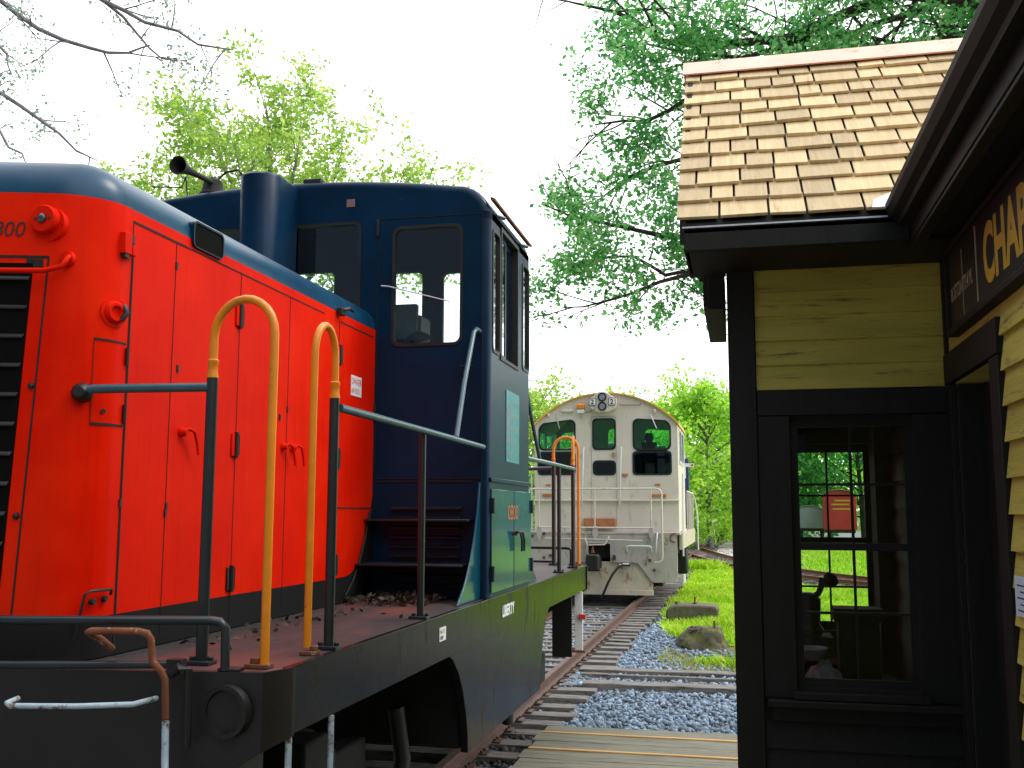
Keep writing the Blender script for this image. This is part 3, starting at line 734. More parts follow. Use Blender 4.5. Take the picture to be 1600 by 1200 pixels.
for sy in (1, -1):
    hd = HOODS[0] if sy == 1 else HOODS[1]
    # side details (+x side; and mirrored to the far side)
    for sx in ((1, -1) if sy == 1 else (1,)):
        t = T(sx, sy)
        sm = MB()
        for y in (3.62, 3.95, 4.55, 5.12, 5.83): bxm(sm, sx, sy, -2.4005, -2.3975, y - .0016, y + .0016, 1.48, 3.175)
        bxm(sm, sx, sy, -2.4005, -2.3972, 3.62, 4.03, 3.172, 3.181); bxm(sm, sx, sy, -2.4005, -2.3972, 4.03, 5.6, 3.173, 3.179); bxm(sm, sx, sy, -2.4005, -2.3972, 5.86, 6.42, 3.167, 3.175)
        bxm(sm, sx, sy, -2.4005, -2.3972, 5.86, 6.42, 2.018, 2.027)
        bxm(sm, sx, sy, -2.4005, -2.3972, 3.625, 3.632, 1.48, 3.1)
        sm.build_each('door_seam', 'black_matt', hd, 1, smooth=False)
        for y in (4.545, 5.84):
            for z in (2.96, 2.32, 1.68):
                hb = MB(); bxm(hb, sx, sy, -2.399, -2.391, y - .04, y + .035, z - .055, z + .055)
                hb.build('hinge', 'red' if z > 1.7 else 'black', hd, bev=.002)
                hb = MB(); c = t((-2.388, y - .004, z - .062)); hb.tube([c, (c[0], c[1], z + .062)], .012, 8); c = t((-2.388, y + .018, z - .05)); hb.tube([c, (c[0], c[1], z + .05)], .006, 6); hb.build('hinge_pin', 'black', hd, ang=60)
        for y, s in ((4.05, 1), (5.075, 1), (5.19, 1)):
            hb = MB(); c = (-2.398, y, 2.345); hb.lathe(t(c), (sx, 0, 0), [(0, .022), (.012, .02), (.03, .012)], 12)
            hb.tube([t(p) for p in ((-2.385, y, 2.345), (-2.365, y + .01, 2.36), (-2.362, y + .05, 2.35), (-2.366, y + .085, 2.30), (-2.368, y + .10, 2.25))], .009, 8, .006); hb.build('door_handle', 'red', hd, ang=60)
        # small latch plates and fixings along the seams
        hb = MB()
        for y, z in ((3.62, 3.10), (3.62, 2.03), (3.955, 3.07), (3.955, 2.02), (4.0, 2.62), (5.12, 2.55), (5.03, 2.5), (3.95, 1.99)): bxm(hb, sx, sy, -2.4005, -2.394, y - .008, y + .008, z - .016, z + .016)
        hb.build_each('latch', 'black', hd, 1, smooth=False)
        # little access panel near the corner
        hb = MB()
        def SX(y):
            d = max(0, 3.56 - y); return -2.4 - .17 + math.sqrt(max(0, .17 ** 2 - d * d))
        for (z0, z1) in ((2.662, 2.670), (2.330, 2.340)):
            for k in range(6):
                ya, yb = 3.455 + k * .0258, 3.455 + (k + 1) * .0258
                hb.hexa([t(p) for p in ((SX(ya) - .004, ya, z0), (SX(ya) + .002, ya, z0), (SX(yb) + .002, yb, z0), (SX(yb) - .004, yb, z0), (SX(ya) - .004, ya, z1), (SX(ya) + .002, ya, z1), (SX(yb) + .002, yb, z1), (SX(yb) - .004, yb, z1))])
        hb.tube([t((SX(3.4555) - .0005, 3.4555, z)) for z in (2.332, 2.668)], .0016, 4)
        c = t((SX(3.50) - .002, 3.50, 2.385)); hb.lathe(c, (sx, -.4 * sy, 0), [(0, .010), (.004, .010)], 10)
        hb.build('access_panel', 'black_matt', hd, smooth=False)
        for z in (2.615, 2.385):
            hb = MB(); c = t((-2.392, 3.612, z - .035)); hb.tube([c, (c[0], c[1], z + .035)], .008, 8); hb.build('hinge_pin', 'black', hd, ang=60)
        # socket / receptacle and the bracket box above
        hb = MB(); c = t((-2.405, 3.525, 2.78)); hb.lathe(c, (sx, -.35 * sy, 0), [(-.03, .062), (.004, .060), (.004, .046), (.014, .044), (.022, .036), (.022, .026), (.008, .022)], 20)
        hb.build('receptacle', 'red', hd)
        hb = MB(); c = t((-2.382, 3.54, 2.78)); hb.tube([(c[0], c[1] - .0, c[2] - .03), (c[0] + .02 * sx, c[1] + .01, c[2]), (c[0], c[1] + .015, c[2] + .03)], .012, 8); hb.build('receptacle_plug', 'black', hd, ang=60)
        hb = MB(); bxm(hb, sx, sy, -2.43, -2.376, 3.535, 3.585, 3.025, 3.112); bxm(hb, sx, sy, -2.41, -2.372, 3.585, 3.61, 3.025, 3.07); hb.build('flag_bracket', 'red', hd, bev=.003)
        hb = MB(); bxm(hb, sx, sy, -2.42, -2.38, 3.545, 3.575, 3.01, 3.026); hb.build('bracket_foot', 'black', hd)
        # lift notch in the blue cap
        hb = MB(); hb.prism(rr(4.075, 4.335, 3.195, 3.305, .025), lambda u, v, ww: t((ww, u, v)), -2.43, -2.391); hb.build('vent_notch', 'hollow_dark', hd)  # solid black slab, painted as the shade inside the notch
        hb = MB(); plate(hb, rr(4.066, 4.344, 3.19, 3.314, .03), [rr(4.076, 4.334, 3.180, 3.304, .02)] if False else [rr(4.075, 4.335, 3.195, 3.305, .025)], lambda u, v, ww: t((ww, u, v)), -2.43, -2.386); hb.build('notch_rim', 'blue', hd)
        # clamp on the cap
        hb = MB(); hb.tube([t(p) for p in ((-2.40, 5.80, 3.22), (-2.36, 5.80, 3.235), (-2.34, 5.84, 3.25), (-2.34, 5.90, 3.245))], .012, 8); bxm(hb, sx, sy, -2.395, -2.36, 5.77, 5.83, 3.20, 3.245); hb.build('clamp', 'black', hd, bev=.003)
        # lifting bracket low at the corner
        hb = MB(); hb.tube([t(p) for p in ((-2.43, 3.42, 1.52), (-2.40, 3.43, 1.69), (-2.39, 3.45, 1.70), (-2.375, 3.56, 1.70), (-2.385, 3.57, 1.68))], .006, 6)
        hb.tube([t(p) for p in ((-2.405, 3.47, 1.66), (-2.385, 3.47, 1.66))], .012, 8); hb.tube([t(p) for p in ((-2.405, 3.545, 1.665), (-2.385, 3.545, 1.665))], .012, 8); hb.build('step_bracket', 'black', hd, ang=60)
        hb = MB(); bxm(hb, sx, sy, -2.3, -2.4, 6.38, 6.41, 2.35, 2.45)
    # danger notice
    if sy == 1:
        hb = MB(); hb.box(-2.4005, -2.3965, 6.04, 6.22, 2.735, 2.865); db = hb.build('warning_label', 'white', hd, smooth=False)
        db['label'] = 'white DANGER 600 VOLTS label with red lettering'
        F_ = lambda y0, z0: (lambda u, v, ww: (-2.3962 + ww * .3, y0 + u, z0 + v))
        q = MB(); text(q, 'DANGER', .052, F_(6.047, 2.81), .001, sx=.80); text(q, '600 VOLTS', .045, F_(6.047, 2.752), .001, sx=.63); q.build('lettering', 'redtext', db, smooth=False)
    # nose details
    N3 = lambda x, z, off=0.: (x, (nosey(x) - off) if sy == 1 else 2 * YC - (nosey(x) - off), z)
    def nose_strip(mb, x0, x1, z0, z1, o0, o1, x0b=None, x1b=None):
        """slab lying on the nose from offset o0 to o1; bottom edge may be wider"""
        x0b = x0 if x0b is None else x0b; x1b = x1 if x1b is None else x1b
        mb.hexa([N3(x0b, z0, o0), N3(x1b, z0, o0), N3(x1b, z0, o1), N3(x0b, z0, o1), N3(x0, z1, o0), N3(x1, z1, o0), N3(x1, z1, o1), N3(x0, z1, o1)])
    for sx in (1, -1):
        X = lambda x: XC + sx * (x - XC)
        hb = MB(); nose_strip(hb, X(-2.635), XC, 1.60, 2.945, -.03, .004, X(-2.685), XC); hb.build('radiator_opening', 'hollow_dark', hd, smooth=False)  # no hole is cut: black slab on the nose paints the opening's inner shade
        hb = MB(); nose_strip(hb, X(-2.578), X(-2.584), 1.62, 2.97, -.01, .0025, X(-2.632), X(-2.638)); nose_strip(hb, X(-2.58), XC, 2.965, 2.976, -.01, .0025); nose_strip(hb, X(-2.60), X(-2.66), 2.93, 2.962, -.01, .003)
        hb.build('door_seam', 'black_matt', hd, smooth=False)
        for k in range(12):
            z = 1.66 + k * .112; xe = -2.69 + .05 * (z - 1.6) / 1.35
            hb = MB(); hb.hexa([N3(X(xe), z, .0), N3(XC, z, .0), N3(XC, z - .016, .014), N3(X(xe), z - .016, .014), N3(X(xe), z + .005, .0), N3(XC, z + .005, .0), N3(XC, z - .011, .015), N3(X(xe), z - .011, .015)])
            hb.build('louver', 'louver_mat' if 'louver_mat' in M else 'black', hd, smooth=False)
        hb = MB(); hb.tube([N3(X(-2.505), 2.975, .0), N3(X(-2.49), 2.965, .035), N3(X(-2.50), 2.925, .05), N3(X(-2.56), 2.905, .055), N3(XC, 2.90, .055)], .0105, 8); hb.lathe(N3(X(-2.515), 2.965, 0), (0, -sy, 0), [(-.01, .032), (.008, .03), (.012, .015)], 14); hb.build('grab_iron', 'red', hd, ang=60)
        hb = MB()
        for x, z in ((-2.615, 2.47), (-2.64, 1.98)): hb.lathe(N3(X(x), z, 0), (0, -sy, 0), [(-.01, .014), (.008, .012), (.012, .006)], 8)
        hb.build_each('door_catch', 'black', hd)
        # classification lamp
        c = Vector(N3(X(-2.588), 3.10, -.005))
        hb = MB(); hb.lathe(c, (0, -sy, 0), [(-.02, .070), (.006, .068)], 32)
        for a in range(6): hb.lathe((c.x + .062 * math.cos(a * PI / 3), c.y, c.z + .062 * math.sin(a * PI / 3)), (0, -sy, 0), [(-.01, .004), (.010, .004)], 6)
        lm = hb.build('marker_lamp', 'red', hd)
        hb = MB(); ax = Vector((0, -sy, .0)); hb.lathe((c.x - .004 * sx, c.y, c.z + .015), ax, [(.0, .055), (.036, .055), (.042, .050), (.042, .020), (.038, .018)], 32); hb.build('lamp_housing', 'red', lm)
        hb = MB(); hb.lathe((c.x - .004 * sx, c.y, c.z + .015), ax, [(.034, .0195), (.048, .018), (.054, .010), (.056, .002)], 20)
        for s in (-1, 1): hb.lathe((c.x - .004 * sx + s * .030, c.y, c.z + .015), ax, [(.03, .007), (.0445, .006)], 8)
        hb.build('lens', 'lens', lm)
    q = MB()
    if sy == 1: text(q, '0800', .086, lambda u, v, ww: (lambda X_: (X_, nosey(X_) - .004 - ww * .2, 3.05 + v))(-2.672 + u), .001, sx=.92, shear=.15, off=-.0005, align='RIGHT')
    if sy == 1: q.build('road_number', 'blacktext', hd, smooth=False)

# cab: rounded shell, walls with window openings
H2 = 1.54; ZT = 4.29; RT = .25; FR = .055
def cab_prof(d):
    h = H2 - d; zt = ZT - d; r = RT - d; out = [(XC + h, 1.445), (XC + h, 2.2), (XC + h, 3.2), (XC + h, 3.93), (XC + h, 4.02 - .0)]
    crown = lambda x: .10 * (1 - ((x - XC) / (h - r)) ** 2) if abs(x - XC) < h - r else 0
    out += [(XC + h - r + r * math.cos(R_(a)), zt - .07 - r + r * math.sin(R_(a))) for a in range(0, 91, 10)]
    for k in range(1, 12):
        x = XC + (h - r) * (1 - 2 * k / 12); out.append((x, zt - .07 + crown(x)))
    out += [(XC - h + r - r * math.sin(R_(a)), zt - .07 - r + r * math.cos(R_(a))) for a in range(0, 91, 10)]
    out += [(XC - h, 4.02), (XC - h, 3.93), (XC - h, 3.2), (XC - h, 2.2), (XC - h, 1.445)]
    return out
cab = MB(); rings = []
for sy in (1, -1):
    rr_ = [[(x, (6.47 + FR * (1 - math.sin(R_(a)))) if sy == 1 else 2 * YC - (6.47 + FR * (1 - math.sin(R_(a)))), z) for x, z in cab_prof(FR * (1 - math.cos(R_(a))))] for a in (90, 75, 60, 45, 30, 15, 0)]
    rings += rr_ if sy == 1 else list(reversed(rr_))
n = len(rings[0]); vs = [p for r in rings for p in r]; fs = []
for i in range(len(rings) - 1):
    for j in range(n - 1):
        z = min(rings[i][j][2], rings[i][j + 1][2]); mid = i == 6
        side = (j < 4 or j >= n - 5)
        if mid and side: continue       # side walls are separate sheets with windows
        fs.append((i * n + j, i * n + j + 1, (i + 1) * n + j + 1, (i + 1) * n + j))
cab.add(vs, fs); cabo = cab.build('cab', 'blue', loco, ang=50)
fw_out = cab_prof(FR)
W = {}
dw = rr(-2.275, -1.80, 3.12, 3.93, .05); lw = rr(-3.03, -2.53, 3.30, 3.985, .05)
mir = lambda P: [(2 * XC - x, z) for x, z in reversed(P)]
rear_near = rr(-2.76, -2.49, 3.30, 3.93, .05); 
for sy in (1, -1):
    mb = MB(); y0, y1 = (6.4705, 6.50) if sy == 1 else (7.8095, 7.78)
    holes = [dw, lw, mir(lw), mir(dw)] if sy == 1 else [rr(-2.32, -1.80, 3.12, 3.93, .05), rr(-3.05, -2.485, 3.30, 3.95, .05), mir(lw), mir(dw)]
    plate(mb, fw_out, holes, XZ, y0, y1); mb.build('end_wall', 'blue', loco, smooth=False)
    for hp in holes:
        x0 = min(p[0] for p in hp); x1 = max(p[0] for p in hp); z0 = min(p[1] for p in hp); z1 = max(p[1] for p in hp)
        gb = MB(); plate(gb, rr(x0 - .014, x1 + .014, z0 - .014, z1 + .014, .06), [rr(x0 + .006, x1 - .006, z0 + .006, z1 - .006, .046)], XZ, y0 - .006 * sy, y1 + .004 * sy)
        wfr = gb.build('window', 'black', cabo, smooth=False)
        gb = MB(); gb.box(x0 - .004, x1 + .004, y0 + .012 * sy, y0 + .016 * sy, z0 - .004, z1 + .004); gb.build('pane', 'glass', wfr, smooth=False)
for sx in (1, -1):
    fn = lambda u, v, ww: (XC + sx * (ww - XC), u, v)
    mb = MB(); sh = [rr(6.555, 6.755, 3.08, 3.905, .04), rr(6.80, 7.325, 3.065, 3.965, .008), rr(7.52, 7.745, 3.09, 3.90, .04)]
    plate(mb, [(6.525, 1.445), (7.755, 1.445), (7.755, 4.02), (6.525, 4.02)], sh, fn, -1.6, -1.63); mb.build('side_wall', 'blue', loco, smooth=False)
    for k, hp in enumerate(sh):
        x0 = min(p[0] for p in hp); x1 = max(p[0] for p in hp); z0 = min(p[1] for p in hp); z1 = max(p[1] for p in hp)
        gb = MB()
        if k == 1:
            plate(gb, [(x0 - .02, z0 - .02), (x1 + .03, z0 - .02), (x1 + .03, z1 + .025), (x0 - .02, z1 + .025)], [[(x0 + .004, z0 + .004), (x1 - .004, z0 + .004), (x1 - .004, z1 - .004), (x0 + .004, z1 - .004)]], fn, -1.592, -1.66)
        else: plate(gb, rr(x0 - .015, x1 + .015, z0 - .015, z1 + .015, .05), [rr(x0 + .006, x1 - .006, z0 + .006, z1 - .006, .035)], fn, -1.594, -1.64)
        wfr = gb.build('window', 'black', cabo, smooth=False)
        if k == 1:
            for a, b, off in ((x0, x0 + .27, -1.625), (x0 + .24, x1, -1.645)):
                gb = MB(); plate(gb, [(a + .002, z0 + .006), (b, z0 + .006), (b, z1 - .006), (a + .002, z1 - .006)], [[(a + .03, z0 + .04), (b - .03, z0 + .04), (b - .03, z1 - .04), (a + .03, z1 - .04)]], fn, off, off - .014); gb.build('sash', 'blue', wfr, smooth=False)
                gb = MB(); p = fn(a + .02, z0 + .03, off - .005); q = fn(b - .02, z1 - .03, off - .008); gb.box(p[0], q[0], p[1], q[1], p[2], q[2]); gb.build('pane', 'glass_side', wfr, smooth=False)
        else:
            gb = MB(); p = fn(x0, z0, -1.612); q = fn(x1, z1, -1.615); gb.box(p[0], q[0], p[1], q[1], p[2], q[2]); gb.build('pane', 'glass_side', wfr, smooth=False)
    gb = MB(); c = XC + sx * (-1.585 - XC); gb.prism([(0, 0), (.035, -.012), (.035, .006), (0, .022)], lambda u, v, ww: (XC + sx * (-1.605 + u - XC), ww, 4.10 + v), 6.49, 7.74); gb.build('drip_rail', 'rust', loco)
    gb = MB()
    for y in (6.64, 7.42): gb.tube([(XC + sx * (-1.60 - XC), y, 4.03), (XC + sx * (-1.55 - XC), y + .05, 4.02)], .014, 8)
    gb.build_each('awning_hook', 'rail_blue', loco, 1, ang=60)
# front wall seams, belt seams, doors
mb = MB()
for (x0, x1, z0, z1) in ((-2.392, -2.388, 1.6, 4.01), (-1.652, -1.648, 1.6, 4.0), (-2.39, -1.65, 4.0, 4.004), (-2.5, -1.66, 2.215, 2.221)): mb.box(x0, x1, 6.4665, 6.471, z0, z1)
mb.box(-2.38, -1.70, 6.4655, 6.471, 2.195, 2.205)
mb.build('door_seam', 'black_matt', loco, smooth=False)
mb = MB(); mb.tube([(-1.71, 6.46, 2.96), (-1.71, 6.43, 2.96), (-1.79, 6.43, 2.955)], .006, 6); mb.lathe((-1.77, 6.47, 2.92), (0, -1, 0), [(0, .015), (.012, .012)], 10); mb.build('door_handle', 'black', loco, ang=60)
mb = MB(); mb.box(-2.405, -2.385, 6.455, 6.472, 3.88, 4.0); mb.box(-2.405, -2.385, 6.455, 6.472, 2.6, 2.72); mb.build_each('hinge', 'black', loco, 1, bev=.002)
mb = MB(); mb.tube([(-2.36, 6.455, 3.53), (-2.30, 6.44, 3.52), (-1.87, 6.447, 3.40)], .006, 6, .004); mb.build('wiper', 'galv', loco, ang=60)
mb = MB()
for k in range(9): z = 1.53 + k * .062; mb.hexa([(-2.26, 6.471, z), (-1.78, 6.471, z), (-1.78, 6.44, z - .012), (-2.26, 6.44, z - .012), (-2.26, 6.471, z + .008), (-1.78, 6.471, z + .008), (-1.78, 6.438, z - .003), (-2.26, 6.438, z - .003)])
mb.build('louver_panel', 'rail_dark', loco, smooth=False)
for sy in (1, -1):
    for z, y in ((1.95, 6.32), (1.67, 6.17)):
        mb = MB(); bxm(mb, 1, sy, -2.398, -1.70, y, 6.47, z - .012, z + .003); mb.build('step', 'rail_dark', loco, bev=.003)
    def fin(x, mat, top=2.19, toe=5.93):
        P_ = [(6.47, 1.445), (6.47, top), (6.455, top), (6.40, 2.0), (6.33, 1.84), (6.24, 1.70), (6.12, 1.57), (6.0, 1.49), (toe, 1.445)]
        mb = MB(); t = T(1, sy); mb.prism(P_, lambda u, v, ww: t((ww, u, v)), x, x + .012); return mb.build('fin_plate', mat, loco, bev=.002)
    fin(-1.665, 'door_green'); fin(-2.396, 'black', 2.02, 6.02)
# side lower doors on the cab (glossy)
for sx in (1,):
    mb = MB(); mb.box(-1.602, -1.588, 6.50, 7.80, 2.195, 2.225); mb.build('belt_rail', 'blue', loco, bev=.004)
    for (y0, y1) in ((6.52, 7.185), (7.195, 7.80)):
        mb = MB(); mb.box(-1.601, -1.589, y0, y1, 1.475, 2.15); d = mb.build('lower_door', 'door_green', loco, bev=.003)
        hy = y0 + .005 if y0 < 7 else y1 - .005
        for z in (2.04, 1.60):
            q = MB(); q.tube([(-1.583, hy, z - .05), (-1.583, hy, z + .05)], .013, 8); q.build('hinge', 'black', d, ang=60)
        yy = 7.15 if y0 < 7 else 7.23
        q = MB(); q.lathe((-1.589, yy, 1.85), (1, 0, 0), [(0, .02), (.015, .016)], 10); q.tube([(-1.585, yy, 1.85), (-1.555, yy, 1.862), (-1.545, yy + .05, 1.855), (-1.545, yy + .11, 1.80), (-1.548, yy + .12, 1.72)], .008, 8); q.build('door_handle', 'black', d, ang=60)
    mb = MB(); mb.box(-1.6, -1.587, 7.186, 7.194, 1.475, 2.15); mb.build('door_seam', 'black_matt', loco, smooth=False)
    q = MB(); text(q, '0800', .15, lambda u, v, ww: (-1.5875 + ww * .3, 6.98 + u, 1.945 + v), .001, sx=1.15); q.build('road_number', 'orangetext', loco, smooth=False)
    mb = MB(); mb.box(-1.6, -1.596, 6.96, 7.39, 2.35, 2.86); plc = mb.build('placard', 'tealplate', loco, smooth=False)
    q = MB()
    for k, s in enumerate(('Connecticut', 'Eastern', 'Railroad', 'Museum')): text(q, s, .075, lambda u, v, ww, k=k: (-1.5957 + ww * .3, 7.115 + u, 2.76 - k * .092 + v), .001, sx=.72 if k == 0 else .95)
    text(q, 'LTD.', .065, lambda u, v, ww: (-1.5957 + ww * .3, 7.13 + u, 2.395 + v), .001)
    for a in ((7.105, 7.38, 2.455, 2.458), (6.97, 7.38, 2.36, 2.364), (6.97, 7.38, 2.85, 2.853), (7.095, 7.098, 2.36, 2.85), (6.97, 6.973, 2.36, 2.85), (6.97, 7.095, 2.455, 2.458), (6.97, 7.095, 2.78, 2.783)): q.box(-1.597, -1.5952, *a)
    q.build('lettering', 'placardtext', plc, smooth=False)
    q = MB()
    random.seed(8)
    for k in range(16): z = 2.48 + k * .018; q.box(-1.597, -1.5953, 6.99 + random.uniform(0, .02), 7.06 + random.uniform(0, .025), z, z + .009)
    text(q, 'OR', .06, lambda u, v, ww: (-1.5957 + ww * .3, 6.985 + u, 2.395 + v), .001)
    q.build('emblem', paint('placard_pink_emblem', (.30, .17, .17), .6, .3, 40), plc, smooth=False)
# sill writing
q = MB(); q.box(-1.6005, -1.5975, 6.865, 7.29, 1.285, 1.375); lb = q.build('name_plate', 'sill', loco, smooth=False)
q = MB(); text(q, 'LIBERTY', .105, lambda u, v, ww: (-1.597 + ww * .3, 6.87 + u, 1.292 + v), .001, sx=.96, off=.004); q.build('lettering', 'white', lb, smooth=False)
q = MB(); q.box(-1.6005, -1.597, 5.38, 5.5, 1.305, 1.378); st = q.build('sticker', 'white', loco, smooth=False)
q = MB(); text(q, 'No 15', .032, lambda u, v, ww: (-1.5965 + ww * .3, 5.39 + u, 1.345 + v), .0008); text(q, '0800', .03, lambda u, v, ww: (-1.5965 + ww * .3, 5.39 + u, 1.313 + v), .0008); q.build('lettering', 'blacktext', st, smooth=False)
# exhaust stack
mb = MB(); P_ = [(XC + .14, 6.47), (XC + .14, 6.20)] + [(XC + .14 * math.cos(R_(a)), 6.20 - .15 * math.sin(R_(a))) for a in range(10, 171, 10)] + [(XC - .14, 6.20), (XC - .14, 6.47)]
n = len(P_); vs = []; levels = [(3.2, 0), (4.25, 0), (4.268, .006), (4.275, .02)]
for z, d in levels:
    for x, y in P_:
        k = 1 - d / .14; zz = z - (max(0, x - XC - .08) * .35 if z > 3.3 else 0) * 0; vs.append((XC + (x - XC) * k, 6.47 - (6.47 - y) * k, zz))
fs = [(i * n + j, i * n + (j + 1) % n, (i + 1) * n + (j + 1) % n, (i + 1) * n + j) for i in range(3) for j in range(n)] + [tuple(3 * n + j for j in range(n))]
mb.add(vs, fs); mb.build('exhaust_stack', 'blue', loco, ang=40)
# horn, hose and roof bits
mb = MB(); a = Vector((-3.80, 6.72, 4.44)); b = Vector((-3.80, 6.22, 4.41)); d = (b - a).normalized(); ln = (b - a).length
mb.lathe(a, d, [(0, .018), (ln * .45, .020), (ln * .7, .028), (ln * .9, .048), (ln, .066), (ln * .985, .058), (ln * .8, .028), (ln * .6, .012)], 24)
mb.lathe((-3.82, 6.75, 4.33), (0, 0, 1), [(0, .10), (.03, .10), (.05, .085), (.13, .07), (.17, .02)], 16); mb.build('horn', 'black_matt', loco)
mb = MB(); mb.tube([(-3.80, 6.75, 4.46), (-3.72, 6.75, 4.53), (-3.62, 6.75, 4.54), (-3.56, 6.75, 4.48), (-3.54, 6.75, 4.34)], .008, 6); mb.tube([(-4.0, 6.7, 4.33), (-4.02, 6.7, 4.5), (-4.05, 6.7, 4.42), (-4.3, 6.7, 4.44)], .006, 6); mb.build_each('air_hose', 'black_matt', loco, 1, ang=60)
mb = MB(); mb.box(-2.98, -2.84, 6.5, 6.6, 4.29, 4.345); mb.build('roof_bracket', 'black', loco, bev=.01)
mb = MB(); mb.box(-2.63, -2.57, 6.4665, 6.4702, 4.105, 4.16); mb.build('paint_patch', paint('pinkish_primer_patch', (.25, .12, .12), .6), loco, smooth=False)
# cab interior
mb = MB(); mb.box(-4.64, -1.64, 6.51, 7.77, 2.55, 2.60); mb.build('cab_floor', 'interior', loco)
mb = MB(); mb.box(-2.62, -2.36, 7.35, 7.6, 2.6, 3.50); mb.box(-2.60, -2.38, 7.30, 7.36, 3.3, 3.58); mb.build('control_stand', paint('grey_green_console', (.12, .2, .18), .5), loco, bev=.01)
mb = MB(); mb.lathe((-2.32, 7.2, 3.22), (.2, -1, .1), [(0, .03), (.02, .11), (.04, .12), (.06, .05)], 18); mb.tube([(-2.05, 7.3, 2.6), (-2.05, 7.3, 3.0)], .03, 8); mb.box(-2.25, -1.85, 7.1, 7.5, 3.0, 3.07); mb.build('seat', 'black', loco, bev=.02)
mb = MB(); mb.tube([(-2.28, 7.05, 2.9), (-2.28, 7.05, 3.22), (-2.2, 7.05, 3.24)], .012, 8); mb.tube([(-2.18, 7.05, 2.9), (-2.16, 7.05, 3.2)], .012, 8); mb.build_each('control_lever', 'yellow_pipe', loco, 1, ang=60)

# handrails: posts, rails, amber hoops (four corners)
for sx in (1, -1):
    for sy in (1, -1):
        if sx == -1 and sy == 1: pass
        foot = MB()
        for x, y in ((-1.95, 3.50), (-1.66, 4.0), (-1.66, 5.23 if sy == 1 else 4.82)):
            bxm(foot, sx, sy, x - .055, x + .045, y - .035, y + .035, 1.441, 1.456)
            for s in (-1, 1):
                c = T(sx, sy)((x + s * .036, y, 1.456)); foot.lathe(c, (0, 0, 1), [(0, .012), (.014, .012)], 6)
        foot.build_each('post_foot', 'rail_dark', loco, 3, bev=.002)
        tub('rail_post', 'rail_dark', [(-1.95, 3.50, 1.456), (-1.95, 3.50, 2.505)], .0215, sx, sy, n=14)
        tub('rail_post', 'rail_dark', [(-1.66, 4.0, 1.456), (-1.66, 4.0, 2.475)], .021, sx, sy, n=14)
        yy = 5.23 if sy == 1 else 4.82
        tub('rail_post', 'rail_dark', [(-1.66, yy, 1.456), (-1.66, yy, 2.42)], .019, sx, sy, n=14)
        tub('handrail', 'rail_blue', [(-1.645, 4.02, 2.435), (-1.64, 5.2, 2.43), (-1.632, 6.44, 2.42)], .0185, sx, sy, n=12)
        hr = tub('handrail', 'rail_blue', [(-2.44, 3.41, 2.455), (-2.40, 3.42, 2.462), (-2.3, 3.44, 2.464), (-1.955, 3.50, 2.468)], .0185, sx, sy, n=12, r2=.0175)
        mb = MB(); mb.lathe(T(sx, sy)((-2.45, 3.415, 2.45)), (.3 * sx, -sy, .0), [(-.02, .04), (.02, .034), (.035, .02)], 12); mb.build('rail_flange', 'black', loco)
        tub('grab_rail', 'rail_blue', [(-1.665, 6.46, 3.19), (-1.675, 6.42, 3.20), (-1.685, 6.38, 3.17), (-1.67, 6.1, 2.80), (-1.645, 5.84, 2.44)], .016, sx, sy, n=10)
        hoop = lambda a, b, z0a, z0b, zt, r_=.0145: [(a[0], a[1], z0a), (a[0], a[1], zt - .14)] + [((a[0] + b[0]) / 2 + (a[0] - b[0]) / 2 * math.cos(R_(t_)), (a[1] + b[1]) / 2 + (a[1] - b[1]) / 2 * math.cos(R_(t_)), zt - .14 + .14 * math.sin(R_(t_))) for t_ in range(15, 166, 15)] + [(b[0], b[1], zt - .14), (b[0], b[1], z0b)]
        tub('hoop_rail', 'yellow_pipe', hoop((-1.95, 3.50), (-1.685, 3.47), 2.5, 1.455, 2.80), .0165, sx, sy, n=12)
        tub('hoop_rail', 'yellow_pipe', hoop((-1.66, 4.0), (-1.68, 3.83), 2.47, 1.47, 2.77), .0155, sx, sy, n=12)
        cm = MB()
        for x, y, z in ((-1.95, 3.5, 2.505), (-1.66, 4.0, 2.475)): cm.lathe(T(sx, sy)((x, y, z)), (0, 0, 1), [(-.002, .0222), (.006, .0222), (.02, .0185), (.05, .0185), (.056, .0215), (.066, .0215), (.07, .017)], 14)
        cm.build_each('pipe_collar', 'yellow_pipe', loco)
        ft = MB(); bxm(ft, sx, sy, -1.75, -1.66, 3.44, 3.50, 1.441, 1.457); bxm(ft, sx, sy, -1.735, -1.70, 3.455, 3.485, 1.457, 1.477)
        bxm(ft, sx, sy, -1.70, -1.635, 3.80, 3.86, 1.441, 1.457); bxm(ft, sx, sy, -1.665, -1.64, 3.82, 3.85, 1.457, 1.475); ft.build_each('hoop_foot', 'rust', loco, 2, bev=.003)
# corner steps
for sx in (1, -1):
    for sy in (1, -1):
        if sx == 1 and sy == -1:      # this corner has one flat white post and a dark plate
            sb = MB(); sb.box(-1.665, -1.585, 10.38, 10.41, .62, 1.2); sb.build('step_stile', 'white', loco, bev=.003)
            sb = MB(); sb.box(-1.90, -1.70, 10.40, 10.43, .55, 1.2); sb.build('step_back', 'black', loco)
            sb = MB(); sb.box(-1.70, -1.56, 10.36, 10.42, .60, .625); sb.build('step', 'rust', loco, bev=.003)
            continue
        st = MB()
        for x, y in ((-1.605, 3.52), (-1.60, 3.90)): st.tube([T(sx, sy)((x, y, 1.20)), T(sx, sy)((x, y, .50))], .013, 8)
        st.build_each('step_stile', 'white_rust', loco, 1, ang=60)
        for z in (.52, .85):
            sb = MB(); bxm(sb, sx, sy, -1.92, -1.605, 3.52, 3.90, z - .012, z + .006); sb.build('step', 'black', loco, bev=.003)
        sb = MB(); bxm(sb, sx, sy, -1.93, -1.90, 3.5, 3.93, .5, 1.2); sb.build('step_back', 'black', loco)
